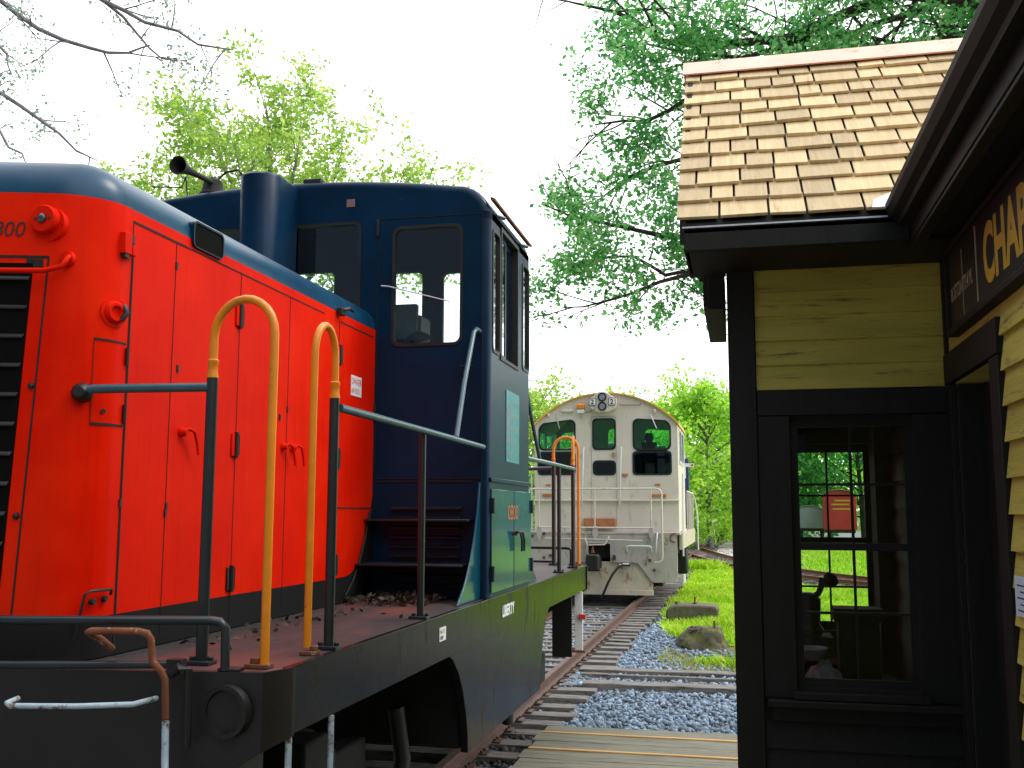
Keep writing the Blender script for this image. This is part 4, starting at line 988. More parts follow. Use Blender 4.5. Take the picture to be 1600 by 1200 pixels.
sb = MB(); sb.box(-1.62, -1.55, 10.34, 10.379, .93, .98); sb.build('reflector', 'redtext', loco, bev=.004)
# fuel tank skirt with concave ends, underframe, trucks
for sx in (1, -1):
    L_ = [(5.55, 1.215), (5.68, 1.17), (5.80, 1.08), (5.90, .96), (5.97, .82), (6.01, .70), (6.02, .59)]
    P_ = L_ + [(2 * YC - y, z) for y, z in reversed(L_)]
    mb = MB(); mb.prism(P_, lambda u, v, ww: (XC + sx * (ww - XC), u, v), -1.606, -1.65); mb.build('tank_skirt', 'sill', loco, bev=.004)
mb = MB(); mb.box(XC - 1.48, XC + 1.48, 6.05, 8.23, .6, 1.4); mb.build('fuel_tank', 'black_matt', loco, bev=.02)
mb = MB(); mb.box(XC - .5, XC + .5, 3.45, 10.83, .95, 1.40); mb.build('underframe', 'black_matt', loco)
for sy in (1, -1):
    for yy in (3.95, 5.25):
        mb = MB()
        for sx in (1, -1):
            c = T(sx, sy)((XC + .69, yy, .42)); mb.lathe(c, (sx, 0, 0), [(0, .44), (.03, .42), (.13, .42), (.13, .36), (.09, .34), (.09, .12), (.16, .1), (.18, .0)], 32)
        c = T(1, sy)((XC, yy, .42)); mb.tube([(XC - .7, c[1], .42), (XC + .7, c[1], .42)], .07, 12); mb.build('wheel_set', 'black_matt', loco)
    for sx in (1, -1):
        mb = MB(); bxm(mb, sx, sy, -2.22, -2.10, 3.55, 5.65, .55, .74)
        for yy in (3.95, 5.25): bxm(mb, sx, sy, -2.2, -1.98, yy - .13, yy + .13, .3, .6)
        bxm(mb, sx, sy, -2.2, -1.95, 4.45, 4.75, .35, .95)
        for yy in (4.35, 4.85):
            c = T(sx, sy)((-2.05, yy, .45)); mb.lathe(c, (0, 0, 1), [(0, .08), (.4, .08)], 12)
        mb.build('truck_frame', 'black_matt', loco, bev=.02)
        mb = MB(); t = T(sx, sy); mb.tube([t(p) for p in ((-1.95, 5.70, .9), (-1.93, 5.78, .6), (-1.95, 5.70, .25))], .05, 8); mb.build('brake_shoe', 'black', loco, ang=60)
lf = flakes('leaf_litter', 'litter', litter, .022, loco); lf['kind'] = 'stuff'

# ================================================================== CREAM SWITCHER behind
X2, Y2 = -3.10, 24.0
sw = thing('switcher_locomotive', (X2, Y2, 0), 'cream switcher with arched ochre-edged roof, farther down the track behind the orange locomotive', 'locomotive')
HB = 1.70
def arcroof(z_eave, z_top, h, n=16):
    # circular arc through the eaves and the apex
    s = z_top - z_eave; R = (h * h + s * s) / (2 * s); a = math.asin(min(1, h / R))
    return [(X2 + R * math.sin(a - 2 * a * i / n), z_top - R + R * math.cos(a - 2 * a * i / n)) for i in range(n + 1)]
prof = [(X2 - HB, 1.55), (X2 + HB, 1.55)] + arcroof(4.06, 4.80, HB)
hol = [rr(-4.68, -3.83, 3.49, 4.17, .13), rr(-4.70, -3.83, 2.90, 3.41, .09), rr(-2.42, -1.58, 3.47, 4.17, .13), rr(-2.43, -1.57, 2.89, 3.40, .09), rr(-3.38, -2.87, 3.49, 4.19, .10), rr(-3.37, -2.87, 2.89, 3.19, .10)]
# upper outer corners of the big windows follow the roof
def cutc(P, sgn):
    return [(x, z - max(0, (sgn * (x - X2) - 1.28) * .42)) if z > 3.8 else (x, z) for x, z in P]
hol[0] = cutc(hol[0], -1); hol[2] = cutc(hol[2], 1)
for yf, dy in ((24.0, .04), (26.9, -.04)):
    mb = MB(); plate(mb, prof, hol, XZ, yf, yf + dy); wl = mb.build('end_wall', 'tan', sw, smooth=False)
    for k, hp in enumerate(hol):
        ge = [(x + (.028 if x > sum(p[0] for p in hp) / len(hp) else -.028), z + (.028 if z > sum(p[1] for p in hp) / len(hp) else -.028)) for x, z in hp]
        gi = [(x - (.012 if x > sum(p[0] for p in hp) / len(hp) else -.012), z - (.012 if z > sum(p[1] for p in hp) / len(hp) else -.012)) for x, z in hp]
        if yf < 25:
            mb = MB(); plate(mb, ge, [gi], XZ, yf - .014, yf + .02); wn = mb.build('window', 'black', sw, smooth=False)
            g2_ = [(x + (.014 if x > sum(p[0] for p in hp) / len(hp) else -.014), z + (.014 if z > sum(p[1] for p in hp) / len(hp) else -.014)) for x, z in ge]
            mb = MB(); plate(mb, g2_, [ge], XZ, yf - .006, yf + .0); mb.build('window_rim', 'galv', wn, smooth=False)
            mb = MB(); mb.prism(list(reversed(gi)), XZ, yf + .012, yf + .017); mb.build('pane', 'glass_dark' if k in (1, 3, 5) else 'glass_green', wn, smooth=False)
mb = MB(); mb.prism([(X2 + HB + .03, 4.03)] + [(x * 1.0 + (x - X2) * .018, z + .035) for x, z in arcroof(4.06, 4.80, HB)] + [(X2 - HB - .03, 4.03)] + list(reversed([(x, z + .004) for x, z in arcroof(4.06, 4.80, HB)])), XZ, 23.93, 26.97); mb.build('cab_roof', 'roof_yellow', sw, smooth=False)
for sx in (1, -1):
    fn = lambda u, v, ww: (X2 + sx * ww, u, v)
    mb = MB(); plate(mb, [(24.04, 1.55), (26.86, 1.55), (26.86, 4.05), (24.04, 4.05)], [rr(24.5, 25.3, 3.2, 3.95, .05), rr(25.4, 26.3, 3.2, 3.95, .05)], fn, HB - .04, HB - .001); mb.build('side_wall', 'tan', sw, smooth=False)
    mb = MB(); plate(mb, rr(24.46, 26.34, 3.16, 3.99, .05), [rr(24.52, 25.28, 3.22, 3.93, .05), rr(25.42, 26.28, 3.22, 3.93, .05)], fn, HB - .02, HB + .02); mb.build('side_window_frame', 'galv', sw, smooth=False)
mb = MB(); mb.box(X2 - 1.6, X2 + 1.6, 24.3, 26.8, 1.6, 2.8); mb.build('cab_interior', 'interior', sw)
mb = MB(); mb.box(-2.35, -2.0, 25.2, 25.6, 2.8, 3.72); mb.lathe((-2.17, 25.2, 3.82), (0, 0, 1), [(-.1, .08), (.0, .12), (.12, .08)], 12); mb.build('control_stand', 'interior', sw)
mb = MB(); mb.box(-1.95, -1.7, 24.3, 24.55, 3.46, 3.56); mb.build('papers', 'white', sw)
# headlight housing, number boards, lamps
mb = MB(); mb.prism([(-3.45, 4.50), (-3.40, 4.42), (-3.25, 4.34), (-2.98, 4.34), (-2.84, 4.42), (-2.80, 4.52), (-2.80, 4.66), (-2.93, 4.74), (-3.0, 4.80), (-3.06, 4.83), (-3.22, 4.83), (-3.28, 4.79), (-3.34, 4.72), (-3.45, 4.66)], XZ, 23.78, 24.0); hh = mb.build('headlight_housing', 'tan', sw, bev=.02)
for z in (4.70, 4.48):
    mb = MB(); mb.lathe((-3.13, 23.775, z), (0, -1, 0), [(-.02, .105), (.03, .105), (.03, .085), (.0, .08)], 24); hl = mb.build('headlight', 'black', hh)
    mb = MB(); mb.lathe((-3.13, 23.775, z), (0, -1, 0), [(.0, .085), (.014, .07), (.018, .03)], 24); mb.build('lens', 'chrome', hl)
for x, s in ((-3.36, -1), (-2.90, 1)):
    P_ = rr(x - .085, x + .085, 4.50, 4.68, .03); mb = MB(); mb.prism(P_, XZ, 23.762, 23.785); nb = mb.build('number_board', 'black', hh)
    mb = MB(); mb.prism(rr(x - .072, x + .072, 4.513, 4.667, .025), XZ, 23.757, 23.765); mb.build('number_panel', 'white', nb)
    q = MB(); text(q, '2', .16, lambda u, v, ww: (x - .045 + u, 23.755 - ww * .3, 4.535 + v), .001, off=.004); q.build('number', 'blacktext', nb, smooth=False)
mb = MB(); mb.box(-3.76, -3.57, 23.86, 24.0, 4.43, 4.56); mb.build('beacon_lamp', 'beacon', sw, bev=.03)
mb = MB(); mb.box(-3.755, -3.575, 23.87, 24.0, 4.34, 4.425); mb.build('beacon_base', 'white', sw, bev=.01)
mb = MB(); mb.box(-4.13, -3.86, 23.94, 24.0, 4.38, 4.44); mb.build('vent_cover', 'tan', sw, bev=.01)
mb = MB(); mb.tube([(-3.58, 23.95, 4.36), (-3.45, 23.96, 4.37), (-3.40, 23.97, 4.42)], .008, 6); mb.build('cable', 'black', sw, ang=60)
mb = MB()
for a in ([(-4.25, 23.98, 4.34), (-4.22, 23.93, 4.12), (-4.18, 23.94, 3.98)], [(-2.02, 23.98, 4.28), (-1.98, 23.93, 4.2), (-1.88, 23.94, 3.95)]): mb.tube(a, .011, 6)
mb.build_each('wiper', 'galv', sw, 1, ang=60)
mb = MB()
for x, z in ((-4.45, 4.32), (-1.92, 4.37)): mb.box(x - .03, x + .03, 23.93, 24.0, z - .05, z + .04)
mb.build_each('lamp_bracket', 'tan', sw, 1, bev=.01)
mb = MB(); mb.tube([(-2.74, 23.95, 4.56), (-2.73, 23.95, 4.52), (-2.25, 23.95, 4.51), (-2.24, 23.95, 4.55)], .009, 6); mb.build('roof_grab', 'rust', sw, ang=60)
# centre door
mb = MB(); mb.box(-3.42, -2.85, 23.985, 24.0, 4.235, 4.27); mb.box(-3.428, -3.418, 23.99, 24.0, 1.6, 4.25); mb.box(-2.838, -2.828, 23.99, 24.0, 1.6, 4.25); mb.build('door_frame', 'tan_low', sw, smooth=False)
mb = MB(); mb.box(-2.93, -2.89, 23.95, 24.0, 3.29, 3.40); mb.box(-2.71, -2.56, 23.97, 24.0, 2.87, 2.90); mb.box(-2.68, -2.60, 23.97, 24.0, 2.82, 2.87); mb.build('door_lock', 'orange_part', sw, bev=.005)
for x0, x1, z in ((-4.60, -4.35, 2.40), (-2.02, -1.68, 2.39)):
    mb = MB(); mb.box(x0, x1, 23.95, 24.0, z - .035, z + .035); mb.build('number_light', 'orange_part', sw, bev=.01)
for x in (-4.47, -1.88):
    mb = MB(); mb.box(x - .06, x + .06, 23.98, 24.0, 2.62, 2.66); mb.build('latch', 'orange_part', sw)
for x in (-2.74, -3.63):
    mb = MB(); mb.tube([(x + .03, 23.96, 3.52), (x + .03, 23.90, 3.48), (x - .02, 23.90, 2.2), (x - .02, 23.96, 2.16)], .017, 8); mb.build('door_grab', 'white', sw, ang=60)
# belt ledge, pilot, platform and lower body
mb = MB(); mb.box(X2 - HB - .02, X2 + HB + .02, 23.93, 24.0, 2.255, 2.30); mb.build('belt_ledge', 'tan', sw, bev=.01)
mb = MB(); mb.box(X2 - HB - .04, X2 + HB + .04, 23.62, 24.04, 1.49, 1.55); mb.build('end_platform', 'tan_low', sw, bev=.01)
mb = MB(); P_ = [(X2 - HB - .03, .42), (-4.25, .42), (-4.22, .60), (-3.85, .84), (-3.50, .86), (-3.48, 1.38), (-2.96, 1.38), (-2.95, .86), (-2.33, .86), (-2.02, .45), (-1.96, .42), (-1.53, .42), (-1.43, .50), (-1.43, 1.485), (X2 - HB - .03, 1.485)]
plate(mb, P_, [], XZ, 23.62, 23.66); mb.build('end_sheet', 'tan_low', sw, smooth=False)
mb = MB(); P_ = [(-4.2, .24), (-2.0, .24), (-2.0, .46), (-2.32, .875), (-3.9, .875), (-4.2, .46)]; plate(mb, P_, [], XZ, 23.70, 23.74); mb.build('pilot', 'tan_rust', sw, smooth=False)
mb = MB(); mb.box(-4.25, -1.98, 23.60, 23.66, .125, .25); mb.build('pilot_beam', 'tan_rust', sw, bev=.01)
mb = MB(); mb.box(-3.46, -2.94, 23.5, 23.68, 1.28, 1.36); mb.box(-3.5, -3.46, 23.5, 23.68, .9, 1.36); mb.build('coupler_pocket', 'tan_low', sw, bev=.01)
mb = MB(); mb.box(-3.48, -3.14, 23.25, 23.6, .72, 1.0); mb.box(-3.44, -3.18, 23.05, 23.35, .68, 1.06); mb.lathe((-3.20, 23.1, .68), (0, 0, 1), [(0, .08), (.38, .08)], 12); mb.build('coupler', 'black', sw, bev=.04)
mb = MB(); mb.box(-3.60, -2.86, 23.8, 23.99, 1.655, 1.86); mb.build('step_box', 'orange_part', sw, bev=.01)
mb = MB(); mb.tube([(-2.5, 23.58, .80), (-2.68, 23.52, .80), (-2.76, 23.50, .76), (-2.88, 23.44, .60), (-2.98, 23.42, .42), (-3.10, 23.42, .15), (-3.16, 23.42, .08)], .028, 10); mb.build('air_hose', 'black', sw, ang=60)
mb = MB(); mb.lathe((-2.52, 23.6, .80), (-1, 0, 0), [(0, .05), (.14, .05), (.16, .03), (.22, .03)], 12); mb.build('hose_valve', 'galv', sw)
# railings
def T2(x, z, y=23.5): return (x, y, z)
for zz, x0, x1 in ((2.54, -4.72, -1.85), (1.65, -4.60, -1.97)):
    mb = MB()
    if zz > 2: mb.tube([T2(-4.88, 2.20), T2(-4.87, 2.42), T2(-4.82, 2.52), T2(-4.74, 2.54), T2(-3.3, 2.54), T2(-1.88, 2.54), T2(-1.79, 2.51), T2(-1.755, 2.42), T2(-1.75, 1.0), T2(-1.77, .92), T2(-1.85, .88), T2(-1.93, .88)], .02, 8)
    else: mb.tube([T2(x0, zz), T2(x1, zz)], .018, 8)
    mb.build('handrail', 'tan', sw, ang=60)
for x in (-4.60, -3.29, -2.0):
    mb = MB(); mb.tube([T2(x, 2.53), T2(x, 1.66)], .017, 8); mb.build('rail_post', 'tan', sw, ang=60)
    mb = MB(); mb.prism([(x - .05, 1.68), (x - .065, 1.5), (x - .02, 1.35), (x, 1.30), (x + .02, 1.35), (x + .065, 1.5), (x + .05, 1.68)], XZ, 23.5, 23.56); mb.build('post_bracket', 'tan_low', sw, bev=.01)
mb = MB(); mb.tube([T2(-2.57, 1.12, 23.6), T2(-2.57, 1.22, 23.52), T2(-2.50, 1.24, 23.5), T2(-2.07, 1.24, 23.5), T2(-2.01, 1.22, 23.52), T2(-2.01, 1.12, 23.6)], .018, 8); mb.build('grab_iron', 'white', sw, ang=60)
mb = MB(); mb.tube([T2(-1.87, 1.53, 23.6), T2(-1.87, 1.50, 23.52), T2(-1.90, 1.15, 23.52), T2(-1.91, 1.10, 23.6)], .015, 8); mb.build('grab_iron', 'white', sw, ang=60)
mb = MB(); mb.tube([T2(-4.45, 1.40, 23.5), T2(-3.1, 1.38, 23.5), T2(-2.2, 1.36, 23.5)], .014, 8); mb.tube([T2(-3.52, 1.42, 23.45), T2(-3.45, 1.25, 23.42), T2(-3.05, 1.27, 23.42), T2(-2.97, 1.42, 23.45), T2(-2.96, 1.45, 23.5)], .015, 8); mb.build_each('uncoupling_lever', 'tan', sw, 1, ang=60)
mb = MB(); mb.lathe((-3.33, 23.42, 1.08), (0, 0, 1), [(0, .05), (.05, .03), (.16, .015)], 8); mb.build('coupler_pin', 'rust', sw)
mb = MB(); mb.tube([T2(-1.48 + .10 * math.cos(R_(a)), 1.43 + .10 * math.sin(R_(a)), 23.6) for a in range(80, 300, 20)], .012, 8); mb.build('ring_bracket', 'rust', sw, ang=60)
mb = MB()
for x, z in ((-4.35, 1.0), (-4.5, .95), (-4.5, 1.5), (-1.95, .7), (-2.05, .92), (-2.85, .95), (-2.86, 1.0), (-4.78, 1.45)): mb.box(x - .03, x + .03, 23.585, 23.62, z - .03, z + .03)
mb.build_each('bolt_plate', 'brown_iron', sw, 1, smooth=False)
# hood, walkways, side railings, trucks
mb = MB(); mb.box(X2 - .95, X2 + .95, 26.9, 30.2, 1.5, 3.85); mb.build('engine_hood', 'tan', sw, bev=.08)
for sx in (1, -1):
    mb = MB(); x0, x1 = sorted((X2 + sx * .95, X2 + sx * 1.74)); mb.box(x0, x1, 26.95, 30.9, 1.42, 1.52); mb.build('walkway', 'tan_low', sw)
    mb = MB(); x0, x1 = sorted((X2 + sx * 1.70, X2 + sx * 1.76)); mb.box(x0, x1, 24.0, 30.9, 1.15, 1.53); mb.build('side_sill', 'tan_rust', sw)
    for k in range(5):
        y = 27.2 + k * .85; mb = MB(); mb.tube([(X2 + sx * 1.73, y, 1.5), (X2 + sx * 1.73, y, 2.55)], .017, 6); mb.build('rail_post', 'tan_low', sw, ang=60)
    mb = MB(); mb.tube([(X2 + sx * 1.73, 27.2, 2.55), (X2 + sx * 1.73, 30.6, 2.55), (X2 + sx * 1.78, 30.9, 2.4), (X2 + sx * 1.84, 31.0, 1.9), (X2 + sx * 1.84, 31.0, .9)], .022, 6); mb.build('handrail', 'white', sw, ang=60)
    mb = MB(); mb.tube([(X2 + sx * 1.80, 24.1, 2.9), (X2 + sx * 1.78, 24.12, 1.0)], .02, 6); mb.build('grab_iron', 'white', sw, ang=60)
    for yc in (25.9, 29.4):
        mb = MB(); x0, x1 = sorted((X2 + sx * 1.0, X2 + sx * 1.2)); mb.box(x0, x1, yc - 1.6, yc + 1.6, .35, .75); mb.box(x0, x1, yc - .3, yc + .3, .2, .95); mb.build('truck_frame', 'black', sw, bev=.04)
        for dy in (-1.15, 1.15):
            mb = MB(); mb.lathe((X2 + sx * .68, yc + dy, .5), (sx, 0, 0), [(0, .53), (.03, .5), (.14, .5), (.14, .4), (.1, .38), (.1, .15), (.3, .14), (.5, .12)], 28); mb.build('wheel', 'black', sw)
    mb = MB(); x0, x1 = sorted((X2 + sx * 1.55, X2 + sx * 1.6)); mb.box(x0, x1, 24.1, 24.9, .42, 1.4); mb.build('step_side', 'tan_low', sw)
    mb = MB(); x0, x1 = sorted((X2 + sx * 1.2, X2 + sx * 1.7)); mb.box(x0, x1, 27.4, 28.0, .4, 1.05); mb.build('air_tank_box', 'black', sw, bev=.05)
mb = MB(); mb.box(X2 - 1.5, X2 + 1.5, 23.78, 30.9, .95, 1.48); mb.build('underframe', 'black_matt', sw)
mb = MB(); mb.box(X2 - 1.2, X2 + 1.2, 27.3, 28.0, .4, .95); mb.build('fuel_tank', 'black_matt', sw, bev=.05)

# ================================================================== DEPOT
dp = thing('depot_building', (0, 4.2, .35), 'yellow clapboard depot with near-black trim and a shingled bay, on the right', 'station building')
MW = .80                       # main wall plane (faces the track)
def clap(mb, fn, u0, u1, z0, z1, exp=.1, out=.014):
    z = z0
    while z < z1 - .002:
        zt = min(z + exp, z1)
        a = [(u0, z, -out), (u1, z, -out), (u1, z, .0), (u0, z, .0), (u0, zt, -.002), (u1, zt, -.002), (u1, zt, .0), (u0, zt, .0)]
        mb.hexa([fn(*p) for p in a]); z += exp
NEAR = lambda u, z, d: (u, 4.205 + d, z)            # near wall of the bay, clapboard faces -y
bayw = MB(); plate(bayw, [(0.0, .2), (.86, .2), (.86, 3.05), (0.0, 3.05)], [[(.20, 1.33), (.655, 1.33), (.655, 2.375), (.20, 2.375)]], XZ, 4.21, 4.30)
bayw.build('bay_wall', 'interior', dp, smooth=False)
mb = MB(); plate(mb, [(0.0, .2), (.86, .2), (.86, 4.2), (0.0, 4.2)], [[(.20, 1.40), (.66, 1.40), (.66, 2.36), (.20, 2.36)]], XZ, 5.58, 5.66); mb.build('bay_wall', 'siding', dp, smooth=False)
mb = MB(); plate(mb, [(4.31, .2), (5.575, .2), (5.575, 3.05), (4.31, 3.05)], [[(4.45, 1.35), (5.40, 1.35), (5.40, 2.36), (4.45, 2.36)]], YZ, -.0, .08); mb.build('bay_wall', 'siding', dp, smooth=False)
mb = MB(); mb.prism([(3.95, 3.0), (5.66, 3.0), (5.66, 3.38), (4.9, 4.1)], YZ, .0, .06); mb.build('bay_gable', 'siding', dp, smooth=False)
mb = MB(); clap(mb, NEAR, .075, .80, 2.49, 3.02); mb.build('clapboard', 'siding', dp, smooth=False, recalc=True)
mb = MB(); clap(mb, NEAR, .075, .80, .3, 1.20); mb.build('clapboard', 'trim', dp, smooth=False)
# trim
def tb(name, x0, x1, y0, y1, z0, z1, mat='trim', bev=.003, parent=dp): 
    q = MB(); q.box(x0, x1, y0, y1, z0, z1); return q.build(name, mat, parent, bev=bev)
tb('corner_board', -.035, .072, 4.178, 4.30, .2, 3.0); tb('corner_board', -.035, -.001, 4.301, 4.36, .2, 3.0)
tb('corner_board', -.035, .06, 5.56, 5.67, .2, 3.0)
tb('trim_board', .074, .80, 4.182, 4.209, 2.385, 2.488)
tb('window_casing', .074, .198, 4.184, 4.209, 1.29, 2.383); tb('window_casing', .657, .80, 4.184, 4.209, 1.29, 2.383)
tb('window_sill', .085, .80, 4.135, 4.209, 1.262, 1.288); tb('window_apron', .10, .79, 4.175, 4.209, 1.205, 1.26)
tb('window_sill', .18, .675, 4.15, 4.183, 1.290, 1.318)
tb('inner_corner', .785, .80, 4.14, 4.182, .3, 3.02)
tb('frieze_board', .074, .80, 4.17, 4.203, 3.0, 3.06)
def sash_window(fn_box, u0, u1, z0, z1, cols, zm, rows, fr=.03, mu=.010, thick=.03, gl='glass_old', name='window', mat='trim'):
    """double-hung sash; fn_box(mb,u0,u1,z0,z1,d0,d1) adds a box d deep into the wall"""
    q = MB()
    fn_box(q, u0, u0 + fr, z0, z1, 0, thick); fn_box(q, u1 - fr, u1, z0, z1, 0, thick); fn_box(q, u0 + fr, u1 - fr, z0, z0 + fr, 0, thick); fn_box(q, u0 + fr, u1 - fr, z1 - fr, z1, 0, thick)
    wn = q.build(name, mat, dp, smooth=False)
    for za, zb in ((z0 + fr, zm), (zm, z1 - fr)):
        q = MB(); fn_box(q, u0 + fr, u1 - fr, za, za + .014, .004, thick - .006); fn_box(q, u0 + fr, u1 - fr, zb - .014, zb, .004, thick - .006)
        for c in cols: fn_box(q, c - mu / 2, c + mu / 2, za + .014, zb - .014, .006, thick - .008)
        for r in rows:
            if za < r < zb:
                cc = [u0 + fr] + [v for c in cols for v in (c - mu / 2, c + mu / 2)] + [u1 - fr]
                for i in range(0, len(cc), 2): fn_box(q, cc[i], cc[i + 1], r - mu / 2, r + mu / 2, .006, thick - .008)
        q.build('sash', mat, wn, smooth=False)
    q = MB(); fn_box(q, u0 + fr, u1 - fr, z0 + fr, z1 - fr, thick * .48, thick * .52 + .002); q.build('pane', gl, wn, smooth=False)
nb_ = lambda y: (lambda q, u0, u1, z0, z1, a, b: q.box(u0, u1, y + a, y + b, z0, z1))
sash_window(nb_(4.22), .198, .657, 1.318, 2.383, [.428], 1.868, [2.112, 1.612])
sash_window(nb_(5.60), .20, .66, 1.40, 2.36, [.445], 1.86, [2.09, 1.62])
mb = MB(); plate(mb, [(.081, .41), (.73, .41), (.73, 2.84), (.081, 2.84)], [[(.20, 1.40), (.66, 1.40), (.66, 2.36), (.20, 2.36)]], XZ, 5.56, 5.577); mb.build('inner_lining', 'interior', dp, smooth=False)
mb = MB(); plate(mb, [(4.31, .41), (5.555, .41), (5.555, 2.84), (4.31, 2.84)], [[(4.45, 1.35), (5.40, 1.35), (5.40, 2.36), (4.45, 2.36)]], YZ, .081, .09); mb.build('inner_lining', 'interior', dp, smooth=False)
xb_ = lambda x: (lambda q, u0, u1, z0, z1, a, b: q.box(x + a, x + b, u0, u1, z0, z1))
sash_window(xb_(.01), 4.45, 5.40, 1.35, 2.36, [4.77, 5.08], 1.86, [2.1, 1.6])
# bay interior: floor, ceiling, inner side wall of pale boards
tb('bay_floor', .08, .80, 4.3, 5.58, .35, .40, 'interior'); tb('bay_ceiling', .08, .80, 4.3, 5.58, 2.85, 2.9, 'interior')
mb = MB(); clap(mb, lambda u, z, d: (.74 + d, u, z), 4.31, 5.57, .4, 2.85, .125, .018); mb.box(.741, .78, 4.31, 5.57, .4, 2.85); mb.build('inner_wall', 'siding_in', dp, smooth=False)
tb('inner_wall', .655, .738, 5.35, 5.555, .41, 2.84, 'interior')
# main wall with doorway
mb = MB(); clap(mb, lambda u, z, d: (MW + d, u, z), -4.5, 3.325, .37, 2.68, .1085, .017); mb.build('clapboard', 'siding', dp, smooth=False)
mb = MB(); clap(mb, lambda u, z, d: (MW + d, u, z), 3.325, 4.14, 2.60, 2.70, .1085, .004); mb.build('clapboard', 'siding', dp, smooth=False)
mb = MB(); plate(mb, [(-4.5, .2), (4.3, .2), (4.3, 3.08), (-4.5, 3.08)], [[(3.44, .35), (4.06, .35), (4.06, 2.485), (3.44, 2.485)]], YZ, MW + .001, MW + .10); mb.build('main_wall', 'siding', dp, smooth=False)
tb('door_casing', MW - .024, MW + .0, 3.328, 3.442, .35, 2.484); tb('door_casing', MW - .024, MW + .0, 4.058, 4.14, .35, 2.484); tb('door_casing', MW - .027, MW + .0, 3.322, 4.14, 2.486, 2.60)
tb('door_frame', MW, MW + .12, 3.442, 3.462, .35, 2.48); tb('door_frame', MW, MW + .12, 4.04, 4.057, .35, 2.48)
dr = tb('door', MW + .085, MW + .12, 3.464, 4.038, .36, 2.47)
for z0, z1 in ((.5, 1.25), (1.4, 1.85), (1.95, 2.38)):
    for y0, y1 in ((3.53, 3.72), (3.78, 3.97)): tb('door_panel', MW + .078, MW + .084, y0, y1, z0, z1, parent=dr)
q = MB(); q.lathe((MW + .085, 3.52, 1.32), (-1, 0, 0), [(0, .02), (.03, .01), (.05, .026), (.07, .015)], 14); q.build('door_knob', 'black', dr)
tb('door_step', MW - .03, MW + .1, 3.44, 4.06, .30, .355)
# bay roof: shingles, copper ridge, eave boards
sh = MB(); random.seed(14)
y0r, z0r, y1r, z1r = 3.795, 3.085, 4.9, 4.165; Ls = math.hypot(y1r - y0r, z1r - z0r); sdir = Vector((0, (y1r - y0r) / Ls, (z1r - z0r) / Ls)); nrm = Vector((0, -sdir.z, sdir.y))
rows_ = 11; ex = (Ls - .03) / rows_
for r in range(rows_):
    x = -.215 + random.uniform(-.0, .0); first = True
    while x < 2.1:
        wd = random.uniform(.085, .215); 
        if first: wd *= random.uniform(.6, 1.1); first = False
        s0 = r * ex + random.uniform(-.006, .005); s1 = s0 + ex + .05
        b0 = Vector((0, y0r, z0r)) + sdir * s0; b1 = Vector((0, y0r, z0r)) + sdir * s1
        g = .0045; th = .013 + random.uniform(-.002, .003); tl = random.uniform(-.004, .004)
        lo = b0 + nrm * .012; hi = b1 + nrm * .002
        p = [(x + g, lo.y, lo.z), (x + wd - g, lo.y, lo.z + tl), (x + wd - g, hi.y, hi.z), (x + g, hi.y, hi.z)]
        t_ = nrm * th
        sh.hexa([p[0], p[1], p[2], p[3]] + [tuple(Vector(p[0]) + t_), tuple(Vector(p[1]) + t_), tuple(Vector(p[2]) + nrm * .003), tuple(Vector(p[3]) + nrm * .003)])
        x += wd
sh.build('shingles', 'shingle', dp, bev=.0015, smooth=False)
mb = MB(); off = -nrm * .004
def slab(a, b, x0, x1, t, nn):
    a = Vector((0,) + a); b = Vector((0,) + b); return [(x0, *(a[1:])), (x1, *(a[1:])), (x1, *(b[1:])), (x0, *(b[1:]))], t
a = Vector((0, y0r - .01, z0r - .012)); b = Vector((0, 4.9, 4.155))
mb.hexa([(-.19, a.y, a.z - .03), (2.1, a.y, a.z - .03), (2.1, b.y, b.z - .03), (-.19, b.y, b.z - .03), (-.19, a.y, a.z), (2.1, a.y, a.z), (2.1, b.y, b.z), (-.19, b.y, b.z)])
mb.build('roof_deck', 'trim', dp, smooth=False)
mb = MB(); mb.hexa([(-.19, b.y + .001, b.z - .03), (2.1, b.y + .001, b.z - .03), (2.1, 5.75, 3.35), (-.19, 5.75, 3.35), (-.19, b.y + .001, b.z + .02), (2.1, b.y + .001, b.z + .02), (2.1, 5.75, 3.39), (-.19, 5.75, 3.39)]); mb.build('roof_deck', 'shingle', dp, smooth=False)
mb = MB(); c_ = Vector((0, y0r, z0r)) + sdir * (Ls - .105) + nrm * .03; tp = Vector((0, 4.905, 4.215))
mb.hexa([(-.225, c_.y, c_.z), (2.1, c_.y, c_.z), (2.1, tp.y, tp.z), (-.225, tp.y, tp.z), (-.225, c_.y - .004, c_.z + .006), (2.1, c_.y - .004, c_.z + .006), (2.1, tp.y, tp.z + .008), (-.225, tp.y, tp.z + .008)])
mb.hexa([(-.225, tp.y + .001, tp.z), (2.1, tp.y + .001, tp.z), (2.1, 5.0, 4.12), (-.225, 5.0, 4.12), (-.225, tp.y + .001, tp.z + .008), (2.1, tp.y + .001, tp.z + .008), (2.1, 5.004, 4.128), (-.225, 5.004, 4.128)])
mb.build('copper_ridge_cap', 'copper', dp, smooth=False)
tb('drip_edge', -.19, .545, 3.782, 3.80, 3.062, 3.068, 'galv', 0)
tb('fascia', -.185, .618, 3.785, 3.81, 2.975, 3.060); tb('soffit', -.18, .8, 3.811, 4.17, 2.975, 2.99)
tb('fascia', -.185, -.165, 3.811, 4.25, 2.975, 3.06); tb('soffit', -.164, -.036, 4.171, 4.25, 2.976, 2.988)
mb = MB()
